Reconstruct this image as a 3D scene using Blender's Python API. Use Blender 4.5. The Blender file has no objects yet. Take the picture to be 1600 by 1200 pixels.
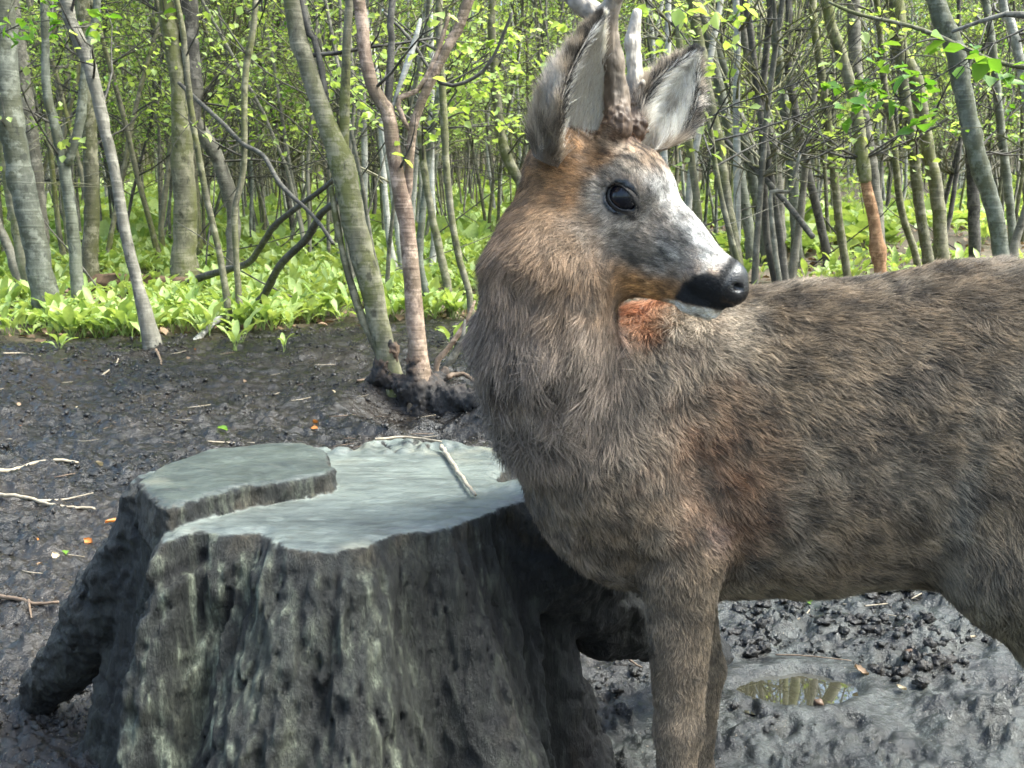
import bpy, math, random
import numpy as np
from mathutils import Vector, Matrix

# ------------------------------------------------------------------ camera, sky, sun, exposure
scene = bpy.context.scene
COL = scene.collection
CAM_H = 0.774
PITCH = math.radians(8.5)
FPX = 1640.0                      # focal length in pixels of the 1600 px wide photograph
cam_data = bpy.data.cameras.new("camera")
cam_data.sensor_width = 36.0
cam_data.lens = 36.0 * FPX / 1600.0
cam_data.clip_start = 0.02
cam_data.clip_end = 400.0
cam_data.dof.use_dof = True
cam_data.dof.focus_distance = 1.9
cam_data.dof.aperture_fstop = 16.0
cam = bpy.data.objects.new("camera", cam_data)
cam.location = (0, 0, CAM_H)
cam.rotation_euler = (math.pi / 2 - PITCH, 0, 0)
COL.objects.link(cam)
scene.camera = cam

SUN_EL = math.radians(56)
SUN_AZ = math.radians(98)         # clockwise from +Y (the view direction) : high from the right
world = bpy.data.worlds.new("World")
scene.world = world
world.use_nodes = True
wn = world.node_tree.nodes
wl = world.node_tree.links
wn.clear()
w_out = wn.new("ShaderNodeOutputWorld")
w_bg = wn.new("ShaderNodeBackground")
w_sky = wn.new("ShaderNodeTexSky")
w_sky.sky_type = 'NISHITA'
w_sky.sun_disc = False
w_sky.sun_elevation = SUN_EL
w_sky.sun_rotation = SUN_AZ
w_sky.air_density = 1.0
w_sky.dust_density = 6.0
w_sky.ozone_density = 0.2
w_bg.inputs[1].default_value = 0.13
wl.new(w_sky.outputs[0], w_bg.inputs[0])
wl.new(w_bg.outputs[0], w_out.inputs[0])
sun_data = bpy.data.lights.new("sun", 'SUN')
sun_data.energy = 1.5
sun_data.angle = math.radians(18.0)
sun_data.color = (1.0, 0.97, 0.91)
sun = bpy.data.objects.new("sun", sun_data)
sd = Vector((math.sin(SUN_AZ) * math.cos(SUN_EL), math.cos(SUN_AZ) * math.cos(SUN_EL), math.sin(SUN_EL)))
sun.rotation_euler = sd.to_track_quat('Z', 'Y').to_euler()
sun.location = (6, 6, 12)
COL.objects.link(sun)
scene.view_settings.view_transform = 'Standard'
scene.view_settings.look = 'None'
scene.view_settings.gamma = 1.0
scene.view_settings.use_curve_mapping = False
scene.view_settings.exposure = 2.55
scene.view_settings.use_white_balance = True      # the camera's cool, slightly green white balance
scene.view_settings.white_balance_temperature = 5950
scene.view_settings.white_balance_tint = 2
scene.cycles.max_bounces = 6
scene.cycles.diffuse_bounces = 3
scene.cycles.glossy_bounces = 3
scene.cycles.transmission_bounces = 4
scene.cycles.transparent_max_bounces = 6
scene.cycles.sample_clamp_indirect = 4.0
scene.cycles.use_denoising = True

# ------------------------------------------------------------------ helpers
CF = Vector((0, math.cos(PITCH), -math.sin(PITCH)))
CU = Vector((0, math.sin(PITCH), math.cos(PITCH)))

def ray(px, py):
    return Vector((1, 0, 0)) * ((px - 800) / FPX) + CU * ((600 - py) / FPX) + CF

def at(px, py, depth):            # point at distance `depth` along +Y
    r = ray(px, py)
    t = depth / r.y
    return Vector((r.x * t, depth, CAM_H + r.z * t))

def on_z(px, py, z):              # point on a level plane
    r = ray(px, py)
    t = (z - CAM_H) / r.z
    return Vector((r.x * t, r.y * t, z))

def ground_base(x, y):
    """large form of the land, numpy friendly"""
    x = np.asarray(x, dtype=float); y = np.asarray(y, dtype=float)
    d = np.maximum(y - 1.5, 0)
    z = 0.06 * d + 0.0012 * np.maximum(y - 10, 0) ** 2 * (y < 40) + (y >= 40) * (0.0012 * 900 + 0.072 * (y - 40))
    z = z + 0.03 * np.maximum(x - 2.5, 0) * (y > 6) * np.clip((y - 6) / 3, 0, 1)
    return z

def on_ground(px, py):
    r = ray(px, py)
    t0 = 0.3
    t = 0.3
    while t < 80:
        p = Vector((r.x * t, r.y * t, CAM_H + r.z * t))
        if p.z <= float(ground_base(p.x, p.y)):
            return p
        t += 0.01 + t * 0.001
    return Vector((r.x * 80, r.y * 80, CAM_H + r.z * 80))

# ---- numpy gradient noise
_rs = np.random.RandomState(7)
_perm = _rs.permutation(256).astype(np.int32)
_perm = np.concatenate([_perm, _perm, _perm])
_grad = _rs.normal(size=(256, 3)).astype(np.float32)
_grad /= np.linalg.norm(_grad, axis=1)[:, None]

def noise3(p, scale=1.0, seed=0):
    p = np.asarray(p, dtype=np.float32) * scale + seed * 17.31
    i = np.floor(p).astype(np.int32)
    f = p - i
    u = f * f * f * (f * (f * 6 - 15) + 10)
    i &= 255
    out = 0
    for dx in (0, 1):
        wx = u[:, 0] if dx else 1 - u[:, 0]
        for dy in (0, 1):
            wy = u[:, 1] if dy else 1 - u[:, 1]
            for dz in (0, 1):
                wz = u[:, 2] if dz else 1 - u[:, 2]
                h = _perm[_perm[_perm[(i[:, 0] + dx) & 255] + ((i[:, 1] + dy) & 255)] + ((i[:, 2] + dz) & 255)]
                g = _grad[h]
                d = (f - np.array([dx, dy, dz], dtype=np.float32))
                out = out + wx * wy * wz * (g * d).sum(1)
    return out * 1.6

def fbm(p, scale, octaves=4, seed=0, gain=0.5, ridged=False):
    a, s, tot = 1.0, scale, 0
    for k in range(octaves):
        n = noise3(p, s, seed + k)
        if ridged:
            n = 1 - 2 * np.abs(n)
        tot = tot + a * n
        a *= gain
        s *= 2.03
    return tot

def smooth01(x, a, b):
    t = np.clip((x - a) / (b - a), 0, 1)
    return t * t * (3 - 2 * t)

# ---- mesh helpers
def mesh_from(name, verts, faces, mat=None, smooth=True, parent=None, attrs=None, loc=None):
    me = bpy.data.meshes.new(name)
    verts = np.asarray(verts, dtype=np.float32)
    if isinstance(faces, np.ndarray):
        nv, nf, k = len(verts), len(faces), faces.shape[1]
        me.vertices.add(nv)
        me.vertices.foreach_set("co", verts.ravel())
        me.loops.add(nf * k)
        me.loops.foreach_set("vertex_index", faces.astype(np.int32).ravel())
        me.polygons.add(nf)
        me.polygons.foreach_set("loop_start", np.arange(0, nf * k, k, dtype=np.int32))
        me.update(calc_edges=True)
    else:
        me.from_pydata([tuple(map(float, v)) for v in verts], [], faces)
    if smooth:
        me.polygons.foreach_set("use_smooth", np.ones(len(me.polygons), dtype=bool))
    if attrs:
        for an, av in attrs.items():
            av = np.asarray(av, dtype=np.float32)
            if av.ndim == 1:
                a = me.attributes.new(an, 'FLOAT', 'POINT')
                a.data.foreach_set("value", av)
            else:
                a = me.attributes.new(an, 'FLOAT_COLOR', 'POINT')
                if av.shape[1] == 3:
                    av = np.concatenate([av, np.ones((len(av), 1), dtype=np.float32)], 1)
                a.data.foreach_set("color", av.ravel())
    me.update()
    if mat:
        me.materials.append(mat)
    if name is None:
        return me
    o = bpy.data.objects.new(name, me)
    COL.objects.link(o)
    if parent is not None:
        o.parent = parent
    if loc is not None:
        o.location = loc
    return o

def tag(o, label=None, cat=None, group=None, kind=None):
    if label: o["label"] = label
    if cat: o["category"] = cat
    if group: o["group"] = group
    if kind: o["kind"] = kind
    return o

def empty(name, loc=(0, 0, 0), rz=0.0):
    o = bpy.data.objects.new(name, None)
    o.empty_display_size = 0.05
    o.location = loc
    o.rotation_euler = (0, 0, rz)
    COL.objects.link(o)
    return o

def tube(points, radii, sides=8, cap=True, bump=0.0, rng=None, flat=None):
    """tapered tube along points -> verts, faces"""
    P = np.array([tuple(p) for p in points], dtype=float)
    n = len(P)
    T = np.zeros_like(P)
    T[1:-1] = P[2:] - P[:-2]
    T[0] = P[1] - P[0]
    T[-1] = P[-1] - P[-2]
    T /= np.linalg.norm(T, axis=1)[:, None] + 1e-9
    ref = np.array([0.31, 0.95, 0.05])
    if abs(T[0] @ ref) > 0.9:
        ref = np.array([1.0, 0, 0])
    V, F = [], []
    a = np.arange(sides) * 2 * math.pi / sides
    N = np.cross(T[0], ref)
    N /= np.linalg.norm(N)
    for i in range(n):
        N = N - T[i] * (N @ T[i])
        N /= np.linalg.norm(N) + 1e-9
        B = np.cross(T[i], N)
        r = np.full(sides, radii[i])
        if bump and rng is not None:
            r = r * (1 + bump * rng.uniform(-1, 1, sides))
        V.append(P[i] + (np.cos(a) * r)[:, None] * N + (np.sin(a) * r)[:, None] * B)
    for i in range(n - 1):
        for k in range(sides):
            k2 = (k + 1) % sides
            F.append((i * sides + k, i * sides + k2, (i + 1) * sides + k2, (i + 1) * sides + k))
    V = np.concatenate(V)
    if cap:
        V = np.concatenate([V, [P[0] - T[0] * radii[0] * 0.3, P[-1] + T[-1] * radii[-1] * 0.6]])
        c0, c1 = len(V) - 2, len(V) - 1
        for k in range(sides):
            k2 = (k + 1) % sides
            F.append((c0, k2, k))
            F.append((c1, (n - 1) * sides + k, (n - 1) * sides + k2))
    return V, F

def resample(points, radii, step):
    """Catmull-Rom resampling of a polyline with radii"""
    P = [Vector(p) for p in points]
    if len(P) == 2:
        P = [P[0], (P[0] + P[1]) / 2, P[1]]
        radii = [radii[0], (radii[0] + radii[-1]) / 2, radii[-1]]
    out, ro = [], []
    n = len(P)
    for i in range(n - 1):
        p0, p1, p2, p3 = P[max(i - 1, 0)], P[i], P[i + 1], P[min(i + 2, n - 1)]
        m = max(1, int((p2 - p1).length / step))
        for k in range(m):
            t = k / m
            t2, t3 = t * t, t * t * t
            out.append(0.5 * ((2 * p1) + (p2 - p0) * t + (2 * p0 - 5 * p1 + 4 * p2 - p3) * t2 + (3 * p1 - p0 - 3 * p2 + p3) * t3))
            ro.append(radii[i] * (1 - t) + radii[i + 1] * t)
    out.append(P[-1]); ro.append(radii[-1])
    return out, ro

class MB:
    def __init__(s):
        s.v, s.f, s.n = [], [], 0
    def add(s, V, F):
        s.v.append(np.asarray(V, dtype=float))
        k = s.n
        s.f += [tuple(i + k for i in f) for f in F]
        s.n += len(V)
    def build(s, name, mat, parent=None, smooth=True, origin=None):
        V = np.concatenate(s.v)
        if origin is not None:
            V = V - np.array(tuple(origin))
        return mesh_from(name, V, s.f, mat, smooth, parent)

# ---- signed distance helpers
def sd_cone(p, a, b, ra, rb):
    """capsule with linearly changing radius (good enough near the surface)"""
    a = np.asarray(a, dtype=np.float32); b = np.asarray(b, dtype=np.float32)
    ba = b - a
    L2 = float(ba @ ba) + 1e-12
    h = np.clip(((p - a) @ ba) / L2, 0, 1)
    d = p - a - h[:, None] * ba
    return np.sqrt((d * d).sum(1)) - (ra + (rb - ra) * h)

def smin(a, b, k):
    h = np.clip(0.5 + 0.5 * (b - a) / k, 0, 1)
    return b * (1 - h) + a * h - k * h * (1 - h)

def surface_nets(sdf, lo, hi, s, margin=0.0):
    """sparse naive surface nets; returns verts, quads"""
    lo = np.asarray(lo, dtype=np.float64); hi = np.asarray(hi, dtype=np.float64)
    B = 4
    nb = np.ceil((hi - lo) / (s * B)).astype(int)
    g = np.stack(np.meshgrid(*[np.arange(k) for k in nb], indexing='ij'), -1).reshape(-1, 3)
    c = (lo + (g + 0.5) * s * B).astype(np.float32)
    keep = np.concatenate([np.abs(sdf(c[i:i + 200000])) < s * B * 0.5 * 1.74 * 1.35 + margin for i in range(0, len(c), 200000)])
    g = g[keep]
    o = np.stack(np.meshgrid(*[np.arange(B + 1)] * 3, indexing='ij'), -1).reshape(-1, 3)
    N = nb * B + 2
    def key(ijk):
        return (ijk[..., 0].astype(np.int64) * N[1] + ijk[..., 1]) * N[2] + ijk[..., 2]
    pts = (g[:, None, :] * B + o[None]).reshape(-1, 3)
    k = key(pts)
    uk, first = np.unique(k, return_index=True)
    up = pts[first]
    wp = (lo + up * s).astype(np.float32)
    val = np.concatenate([sdf(wp[i:i + 400000]) for i in range(0, len(wp), 400000)])
    def look(ijk):
        kk = key(ijk)
        idx = np.searchsorted(uk, kk)
        idx = np.clip(idx, 0, len(uk) - 1)
        return idx, uk[idx] == kk
    # cells
    oc = np.array([(a, b, c_) for a in (0, 1) for b in (0, 1) for c_ in (0, 1)])
    cells = (g[:, None, :] * B + np.stack(np.meshgrid(*[np.arange(B)] * 3, indexing='ij'), -1).reshape(1, -1, 3)).reshape(-1, 3)
    cv = np.stack([val[look(cells + q)[0]] for q in oc], 1)
    ins = cv < 0
    act = ins.any(1) & ~ins.all(1)
    cells, cv, ins = cells[act], cv[act], ins[act]
    acc = np.zeros((len(cells), 3)); cnt = np.zeros(len(cells))
    for i in range(8):
        for j in range(i + 1, 8):
            if np.abs(oc[i] - oc[j]).sum() != 1: continue
            m = ins[:, i] != ins[:, j]
            t = np.where(m, cv[:, i] / (cv[:, i] - cv[:, j] + 1e-20), 0)
            pnt = oc[i] + (oc[j] - oc[i]) * t[:, None]
            acc[m] += pnt[m]; cnt[m] += 1
    verts = lo + (cells + acc / cnt[:, None]) * s
    ck = key(cells)
    order = np.argsort(ck)
    cks = ck[order]
    def cell_index(ijk):
        kk = key(ijk)
        idx = np.clip(np.searchsorted(cks, kk), 0, len(cks) - 1)
        return order[idx], cks[idx] == kk
    quads = []
    for ax in range(3):
        e = np.zeros(3, int); e[ax] = 1
        u = np.zeros(3, int); u[(ax + 1) % 3] = 1
        v = np.zeros(3, int); v[(ax + 2) % 3] = 1
        i0, ok0 = look(up); i1, ok1 = look(up + e)
        a0 = val[i0] < 0; a1 = val[i1] < 0
        m = ok1 & (a0 != a1)
        base = up[m]; flip = a0[m]
        cs = [base - u - v, base - v, base, base - u]
        idx, ok = zip(*[cell_index(q) for q in cs])
        good = ok[0] & ok[1] & ok[2] & ok[3]
        q = np.stack(idx, 1)
        q = np.where(flip[:, None], q, q[:, ::-1])
        quads.append(q[good])
    return verts, np.concatenate(quads)

def vnormals(V, Q):
    n = np.cross(V[Q[:, 2]] - V[Q[:, 0]], V[Q[:, 3]] - V[Q[:, 1]])
    out = np.zeros_like(V)
    for k in range(4):
        np.add.at(out, Q[:, k], n)
    return out / (np.linalg.norm(out, axis=1)[:, None] + 1e-12)

# ---- materials
class NT:
    def __init__(s, name):
        s.m = bpy.data.materials.new(name)
        s.m.use_nodes = True
        s.t = s.m.node_tree
        s.t.nodes.clear()
        s.out = s.t.nodes.new("ShaderNodeOutputMaterial")
    def n(s, kind, **kw):
        nd = s.t.nodes.new("ShaderNode" + kind)
        for k, v in kw.items():
            if k.startswith("_"):
                setattr(nd, k[1:], v)
            else:
                nd.inputs[k.replace("__", " ")].default_value = v
        return nd
    def l(s, a, b):
        s.t.links.new(a, b)
    def ramp(s, fac, stops):
        r = s.t.nodes.new("ShaderNodeValToRGB")
        e = r.color_ramp.elements
        while len(e) < len(stops): e.new(0.5)
        for el, (p, c) in zip(e, stops):
            el.position = p
            el.color = (c[0], c[1], c[2], 1) if not isinstance(c, (int, float)) else (c, c, c, 1)
        s.l(fac, r.inputs[0])
        return r.outputs[0]
    def mix(s, fac, a, b, mode='MIX'):
        m = s.t.nodes.new("ShaderNodeMix")
        m.data_type = 'RGBA'
        m.blend_type = mode
        for sock, val in ((m.inputs[0], fac), (m.inputs[6], a), (m.inputs[7], b)):
            if hasattr(val, "node"): s.l(val, sock)
            elif isinstance(val, (int, float)): sock.default_value = val if sock == m.inputs[0] else (val, val, val, 1)
            else: sock.default_value = (val[0], val[1], val[2], 1)
        return m.outputs[2]
    def noise(s, vec, scale, detail=4, rough=0.55, out=0):
        nd = s.n("TexNoise", Scale=scale, Detail=detail, Roughness=rough)
        if vec is not None: s.l(vec, nd.inputs["Vector"])
        return nd.outputs[out]
    def coords(s, which="Object", scale=None):
        c = s.n("TexCoord").outputs[which]
        if scale is not None:
            mp = s.n("Mapping")
            mp.inputs["Scale"].default_value = scale
            s.l(c, mp.inputs[0])
            c = mp.outputs[0]
        return c
    def bsdf(s, color=None, rough=None, bump=None, bstr=0.5, bdist=0.01, **kw):
        b = s.n("BsdfPrincipled")
        for k, v in kw.items(): b.inputs[k.replace("__", " ")].default_value = v
        if color is not None:
            if hasattr(color, "node"): s.l(color, b.inputs["Base Color"])
            else: b.inputs["Base Color"].default_value = (*color, 1)
        if rough is not None:
            if hasattr(rough, "node"): s.l(rough, b.inputs["Roughness"])
            else: b.inputs["Roughness"].default_value = rough
        if bump is not None:
            bp = s.n("Bump", Strength=bstr, Distance=bdist)
            s.l(bump, bp.inputs["Height"])
            s.l(bp.outputs[0], b.inputs["Normal"])
        s.l(b.outputs[0], s.out.inputs[0])
        return b

def bark_mat(name, dark, light, moss=None, scale=1.0, ring=0.35, rough=0.8):
    t = NT(name)
    c = t.coords("Object", (1, 1, 0.35))
    n1 = t.noise(c, 30 * scale, 6, 0.65)
    n2 = t.noise(t.coords("Object"), 5 * scale, 4, 0.6)
    col = t.mix(t.ramp(n1, [(0.3, 0.0), (0.7, 1.0)]), dark, light)
    col = t.mix(t.ramp(n2, [(0.35, 0.0), (0.62, 0.75)]), col, [x * 0.55 for x in dark])
    rc = t.coords("Object", (4, 4, 60))
    nr = t.noise(rc, 1.0, 3, 0.6)
    rr = t.ramp(nr, [(0.58, 0.0), (0.68, 1.0)])
    col = t.mix(t.mix(rr, 0.0, ring), col, [x * 1.5 + 0.02 for x in light])
    if moss:
        n3 = t.noise(t.coords("Object", (1, 1, 0.5)), 4 * scale, 5, 0.6)
        col = t.mix(t.ramp(n3, [(0.42, 0.0), (0.58, 0.85)]), col, moss)
    geo = t.n("ObjectInfo")
    v = t.ramp(geo.outputs["Random"], [(0.0, 0.75), (1.0, 1.45)])
    col = t.mix(1.0, col, v, 'MULTIPLY')
    hsum = t.mix(0.5, n1, nr)
    n4 = t.noise(t.coords("Object"), 14 * scale, 5, 0.7)
    col = t.mix(t.ramp(n4, [(0.50, 0.0), (0.60, 0.55)]), col, [x * 1.25 + 0.015 for x in light])
    n5 = t.noise(t.coords("Object", (1, 1, 0.6)), 22 * scale, 3, 0.6)
    col = t.mix(t.ramp(n5, [(0.60, 0.0), (0.68, 0.7)]), col, [x * 0.35 for x in dark])
    t.bsdf(col, rough, hsum, 1.0, 0.010, Specular__IOR__Level=0.35)
    return t.m

def leaf_mat(name, c1, c2, trans=0.45, rough=0.45, vary=0.5, veins=False):
    t = NT(name)
    g = t.n("NewGeometry")
    o = t.n("ObjectInfo")
    rnd = t.ramp(g.outputs["Random Per Island"], [(0.0, c1), (1.0, c2)])
    sh = t.ramp(o.outputs["Random"], [(0.0, 1 - vary * 0.5), (1.0, 1 + vary * 0.3)])
    col = t.mix(1.0, rnd, sh, 'MULTIPLY')
    if veins:
        n = t.noise(t.coords("Object"), 40, 3)
        col = t.mix(t.ramp(n, [(0.35, 0.0), (0.75, 0.35)]), col, [x * 1.6 for x in c2])
    b = t.n("BsdfPrincipled", Roughness=rough)
    b.inputs["Specular IOR Level"].default_value = 0.4
    t.l(col, b.inputs["Base Color"])
    tr = t.n("BsdfTranslucent")
    t.l(t.mix(1.0, col, (1.25, 1.2, 0.6), 'MULTIPLY'), tr.inputs[0])
    mx = t.n("MixShader", Fac=trans)
    t.l(b.outputs[0], mx.inputs[1]); t.l(tr.outputs[0], mx.inputs[2])
    t.l(mx.outputs[0], t.out.inputs[0])
    return t.m

def wood_simple(name, c1, c2, rough=0.7, scale=60):
    t = NT(name)
    n = t.noise(t.coords("Object"), scale, 5, 0.65)
    t.bsdf(t.mix(t.ramp(n, [(0.3, 0.0), (0.7, 1.0)]), c1, c2), rough, n, 0.6, 0.003)
    return t.m
# ------------------------------------------------------------------ the ground
PUD = on_z(1242, 1078, 0.012)
PIT = on_ground(640, 640)
PIT2 = on_ground(735, 665)

def mud_parts(x, y):
    p = np.stack([x, y, np.zeros_like(x)], 1)
    wet = smooth01(x + 0.25 * noise3(p, 1.3, 3), 0.0, 0.25) * (1 - smooth01(y + 0.5 * noise3(p, 1.7, 5), 2.6, 3.8))
    front = 5.40 + 0.75 * noise3(p, 0.8, 11) + 0.40 * noise3(p, 2.6, 12) - 0.9 * smooth01(x, 1.2, 2.4)
    litter = smooth01(y, 0, 1) * smooth01(y - front, -0.15, 0.35)
    return p, wet, litter

def ground_z(x, y, full=False):
    x = np.atleast_1d(np.asarray(x, dtype=float)); y = np.atleast_1d(np.asarray(y, dtype=float))
    p, wet, litter = mud_parts(x, y)
    z = ground_base(x, y)
    tramp = np.abs(fbm(p + 0.05 * np.stack([noise3(p, 5, 24), noise3(p, 5, 25), noise3(p, 5, 26)], 1), 6.5, 3, 27, 0.55))
    big = 0.022 * noise3(p, 1.9, 21) + 0.012 * noise3(p, 4.3, 22) + 0.020 * np.clip(tramp, 0, 0.9) * (1 - litter)
    warp = p + 0.03 * np.stack([noise3(p, 9, 31), noise3(p, 9, 32), noise3(p, 9, 33)], 1)
    cl = fbm(warp, 11, 3, 40, 0.55)
    clod = np.maximum(cl, -0.25) * 0.008
    f2 = fbm(warp, 38, 3, 50, 0.6)
    lump = smooth01(noise3(warp, 16, 61), 0.2, 0.7) * 0.010 + smooth01(noise3(warp, 31, 62), 0.1, 0.4) * 0.008
    crumb = smooth01(noise3(warp, 62, 63), -0.05, 0.4) * 0.0085 + np.abs(noise3(p, 120, 64)) * 0.0060
    rough_amt = 0.55 + 0.6 * smooth01(noise3(p, 2.2, 71), -0.2, 0.5)
    fine = (clod + 0.0035 * f2 + lump * rough_amt + crumb * 0.8)
    tramp2 = np.abs(fbm(p + 0.03 * np.stack([noise3(p, 8, 224), noise3(p, 8, 225), noise3(p, 8, 226)], 1), 11, 3, 127, 0.5))
    # trampled silt on the right: smooth flats broken by clods
    isl = smooth01(fbm(warp, 7.5, 4, 80, 0.6), 0.1, 0.42)
    wfine = 0.004 * fbm(p, 7, 2, 90) + 0.026 * (np.clip(tramp2, 0, 0.8) - 0.25) + 0.0010 * f2 + isl * (0.005 + lump * 0.5 + crumb * 1.2 + 0.003 * f2) + 0.5 * crumb * smooth01(noise3(p, 4.0, 65), -0.1, 0.3)
    det = fine * (1 - wet) + wfine * wet
    det = det * (1 - 0.5 * litter) + big * (1 - 0.4 * wet)
    # puddle with silt flat behind it
    def ell(cx, cy, rx, ry, rot=0.0):
        c, s = math.cos(rot), math.sin(rot)
        dx, dy = x - cx, y - cy
        return np.sqrt(((dx * c + dy * s) / rx) ** 2 + ((-dx * s + dy * c) / ry) ** 2)
    e = ell(PUD.x, PUD.y, 0.105, 0.072, 0.18) + 0.30 * noise3(p, 16, 99) + 0.10 * noise3(p, 50, 93)
    near = 1 - smooth01(e, 1.0, 2.6)
    det = det * (1 - 0.85 * near)
    z = z + det
    z = z * (1 - near) + (0.016 + 0.0015 * noise3(p, 30, 97)) * near
    z = z - 0.024 * (1 - smooth01(e, 0.55, 1.12)) + 0.007 * np.exp(-((e - 1.25) / 0.22) ** 2)
    # hoof prints on the right
    for (hx, hy, hr) in HOOVES:
        h = ell(hx, hy, 0.017, 0.034, hr) + 0.55 * noise3(p, 28, 95) + 0.25 * noise3(p, 70, 94)
        z = z - 0.015 * (1 - smooth01(h, 0.3, 1.1)) + 0.004 * np.exp(-((h - 1.4) / 0.3) ** 2)
    # scraped hollows under the coppice
    h = ell(PIT.x + 0.02, PIT.y, 0.27, 0.34, 0.2) + 0.1 * noise3(p, 5, 98)
    z = z - 0.085 * (1 - smooth01(h, 0.3, 1.0)) + 0.015 * np.exp(-((h - 1.08) / 0.12) ** 2)
    h = ell(PIT2.x, PIT2.y, 0.3, 0.26, 0.1) + 0.15 * noise3(p, 6, 96)
    z = z - 0.09 * (1 - smooth01(h, 0.3, 1.0))
    # soil bank far to the right
    z = z + 0.15 * np.exp(-(((x - 3.4) / 1.6) ** 2 + ((y - 11.5) / 1.8) ** 2))
    if full:
        return z, wet, litter
    return z

_r = random.Random(5)
HOOVES = []
for (a, b, r) in ((1310, 960, .3), (1425, 985, -.2), (1190, 985, .6), (1390, 1045, .1), (1480, 1010, .8), (1230, 1140, -.4), (1330, 1130, .2), (940, 1090, .5), (1170, 1110, 0.0)):
    q = on_z(a, b, 0.01)
    HOOVES.append((q.x, q.y, r))

def gz(x, y):
    return float(ground_z(x, y)[0])

ys = [1.05]
while ys[-1] < 6.5: ys.append(ys[-1] * 1.0032 + 0.0002)
while ys[-1] < 200: ys.append(ys[-1] * 1.02 + 0.01)
ys = np.array([-60, -30, -15, -8, -4, -2, -1, -0.5, 0, 0.3, 0.5, 0.65, 0.75] + list(np.linspace(0.8, 1.04, 45)) + ys)
us = list(np.linspace(-0.6, 0.6, 430))
g_ = 0.012
while us[-1] < 60:
    us.append(us[-1] + g_); us.insert(0, us[0] - g_); g_ *= 1.3
us = np.array(us)
YY, UU = np.meshgrid(ys, us, indexing='ij')
XX = np.maximum(YY, 1.0) * UU
z, wet, litter = ground_z(XX.ravel(), YY.ravel(), True)
GV = np.stack([XX.ravel(), YY.ravel(), z], 1)
nr, nc = YY.shape
ii, jj = np.meshgrid(np.arange(nr - 1), np.arange(nc - 1), indexing='ij')
a = (ii * nc + jj).ravel()
GF = np.stack([a, a + 1, a + nc + 1, a + nc], 1)

t = NT("woodland_mud")
co = t.coords("Object")
def at_(name):
    nd = t.n("Attribute"); nd.attribute_name = name
    return nd.outputs["Fac"]
nA = t.noise(co, 9, 6, 0.65)
nB = t.noise(co, 55, 6, 0.7)
nC = t.noise(co, 3.2, 4, 0.6)
nD = t.noise(co, 210, 3, 0.7)
soil = t.mix(t.ramp(nB, [(0.35, 0.0), (0.68, 1.0)]), (0.002, 0.002, 0.0018), (0.012, 0.0105, 0.009))
soil = t.mix(t.ramp(nC, [(0.42, 0.0), (0.66, 0.55)]), soil, (0.030, 0.023, 0.017))
soil = t.mix(t.ramp(nD, [(0.64, 0.0), (0.70, 0.8)]), soil, (0.17, 0.14, 0.10))
silt = t.mix(t.ramp(nA, [(0.42, 0.0), (0.60, 1.0)]), (0.007, 0.0075, 0.007), (0.050, 0.054, 0.049))
silt = t.mix(t.ramp(nB, [(0.45, 0.0), (0.62, 0.85)]), silt, (0.020, 0.020, 0.018))
silt = t.mix(t.ramp(nD, [(0.66, 0.0), (0.72, 0.6)]), silt, (0.22, 0.18, 0.12))
lit = t.mix(t.ramp(nB, [(0.3, 0.0), (0.7, 1.0)]), (0.035, 0.024, 0.016), (0.14, 0.10, 0.065))
lit = t.mix(t.ramp(nA, [(0.4, 0.0), (0.65, 0.7)]), lit, (0.05, 0.055, 0.02))
col = t.mix(at_("wet"), soil, silt)
col = t.mix(at_("litter"), col, lit)
rr = t.ramp(nA, [(0.35, 0.12), (0.65, 0.34)])
rw = t.ramp(nA, [(0.35, 0.09), (0.7, 0.26)])
rough = t.mix(at_("wet"), rr, rw)
rough = t.mix(at_("litter"), rough, 0.8)
hb = t.mix(0.5, t.mix(0.18, nB, nD), t.noise(co, 24, 4, 0.6))
b = t.bsdf(col, rough, hb, 1.0, 0.016, Specular__IOR__Level=0.48)
mud_material = t.m
ground = mesh_from("ground", GV, GF, mud_material, True, attrs={"wet": wet, "litter": litter})
tag(ground, "dark trampled woodland mud with a scraped hollow and damp grey silt", kind="structure")

# puddle water
t = NT("puddle_water")
n = t.noise(t.coords("Object"), 30, 2)
t.bsdf((0.030, 0.028, 0.018), 0.01, n, 0.012, 0.001, Specular__IOR__Level=0.5, IOR=2.4)
V, F = [(0, 0, 0)], []
for k in range(48):
    a_ = k / 48 * 2 * math.pi
    V.append((0.135 * math.cos(a_), 0.098 * math.sin(a_), 0))
for k in range(48):
    F.append((0, 1 + k, 1 + (k + 1) % 48))
o = mesh_from("puddle_water", V, F, t.m, loc=(PUD.x, PUD.y, 0.0085))
o.rotation_euler = (0, 0, 0.18)
tag(o, "small puddle in the grey mud reflecting bright sky and trunks", kind="structure")

# ------------------------------------------------------------------ the stump
ZM, ZS = 0.440, 0.467
rim_px = [(255, 838), (300, 828), (345, 832), (410, 828), (428, 846), (470, 852), (520, 856), (575, 848), (610, 832), (650, 826), (700, 822),
          (740, 806), (790, 788), (826, 776), (838, 762), (815, 748), (782, 752), (775, 742), (792, 724), (792, 704), (770, 694), (700, 689), (640, 684),
          (590, 684), (545, 700), (520, 700), (470, 694), (400, 702), (330, 716), (270, 735), (240, 758), (238, 778), (268, 800)]
rim = np.array([tuple(on_z(a, b, ZM))[:2] for a, b in rim_px])
slab_px = [(238, 780), (262, 788), (330, 772), (400, 758), (470, 747), (512, 741), (524, 726), (515, 708), (480, 688), (420, 688), (325, 700), (250, 724), (214, 750)]
slab = np.array([tuple(on_z(a, b, ZS))[:2] for a, b in slab_px])
SC = rim.mean(0)

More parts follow.
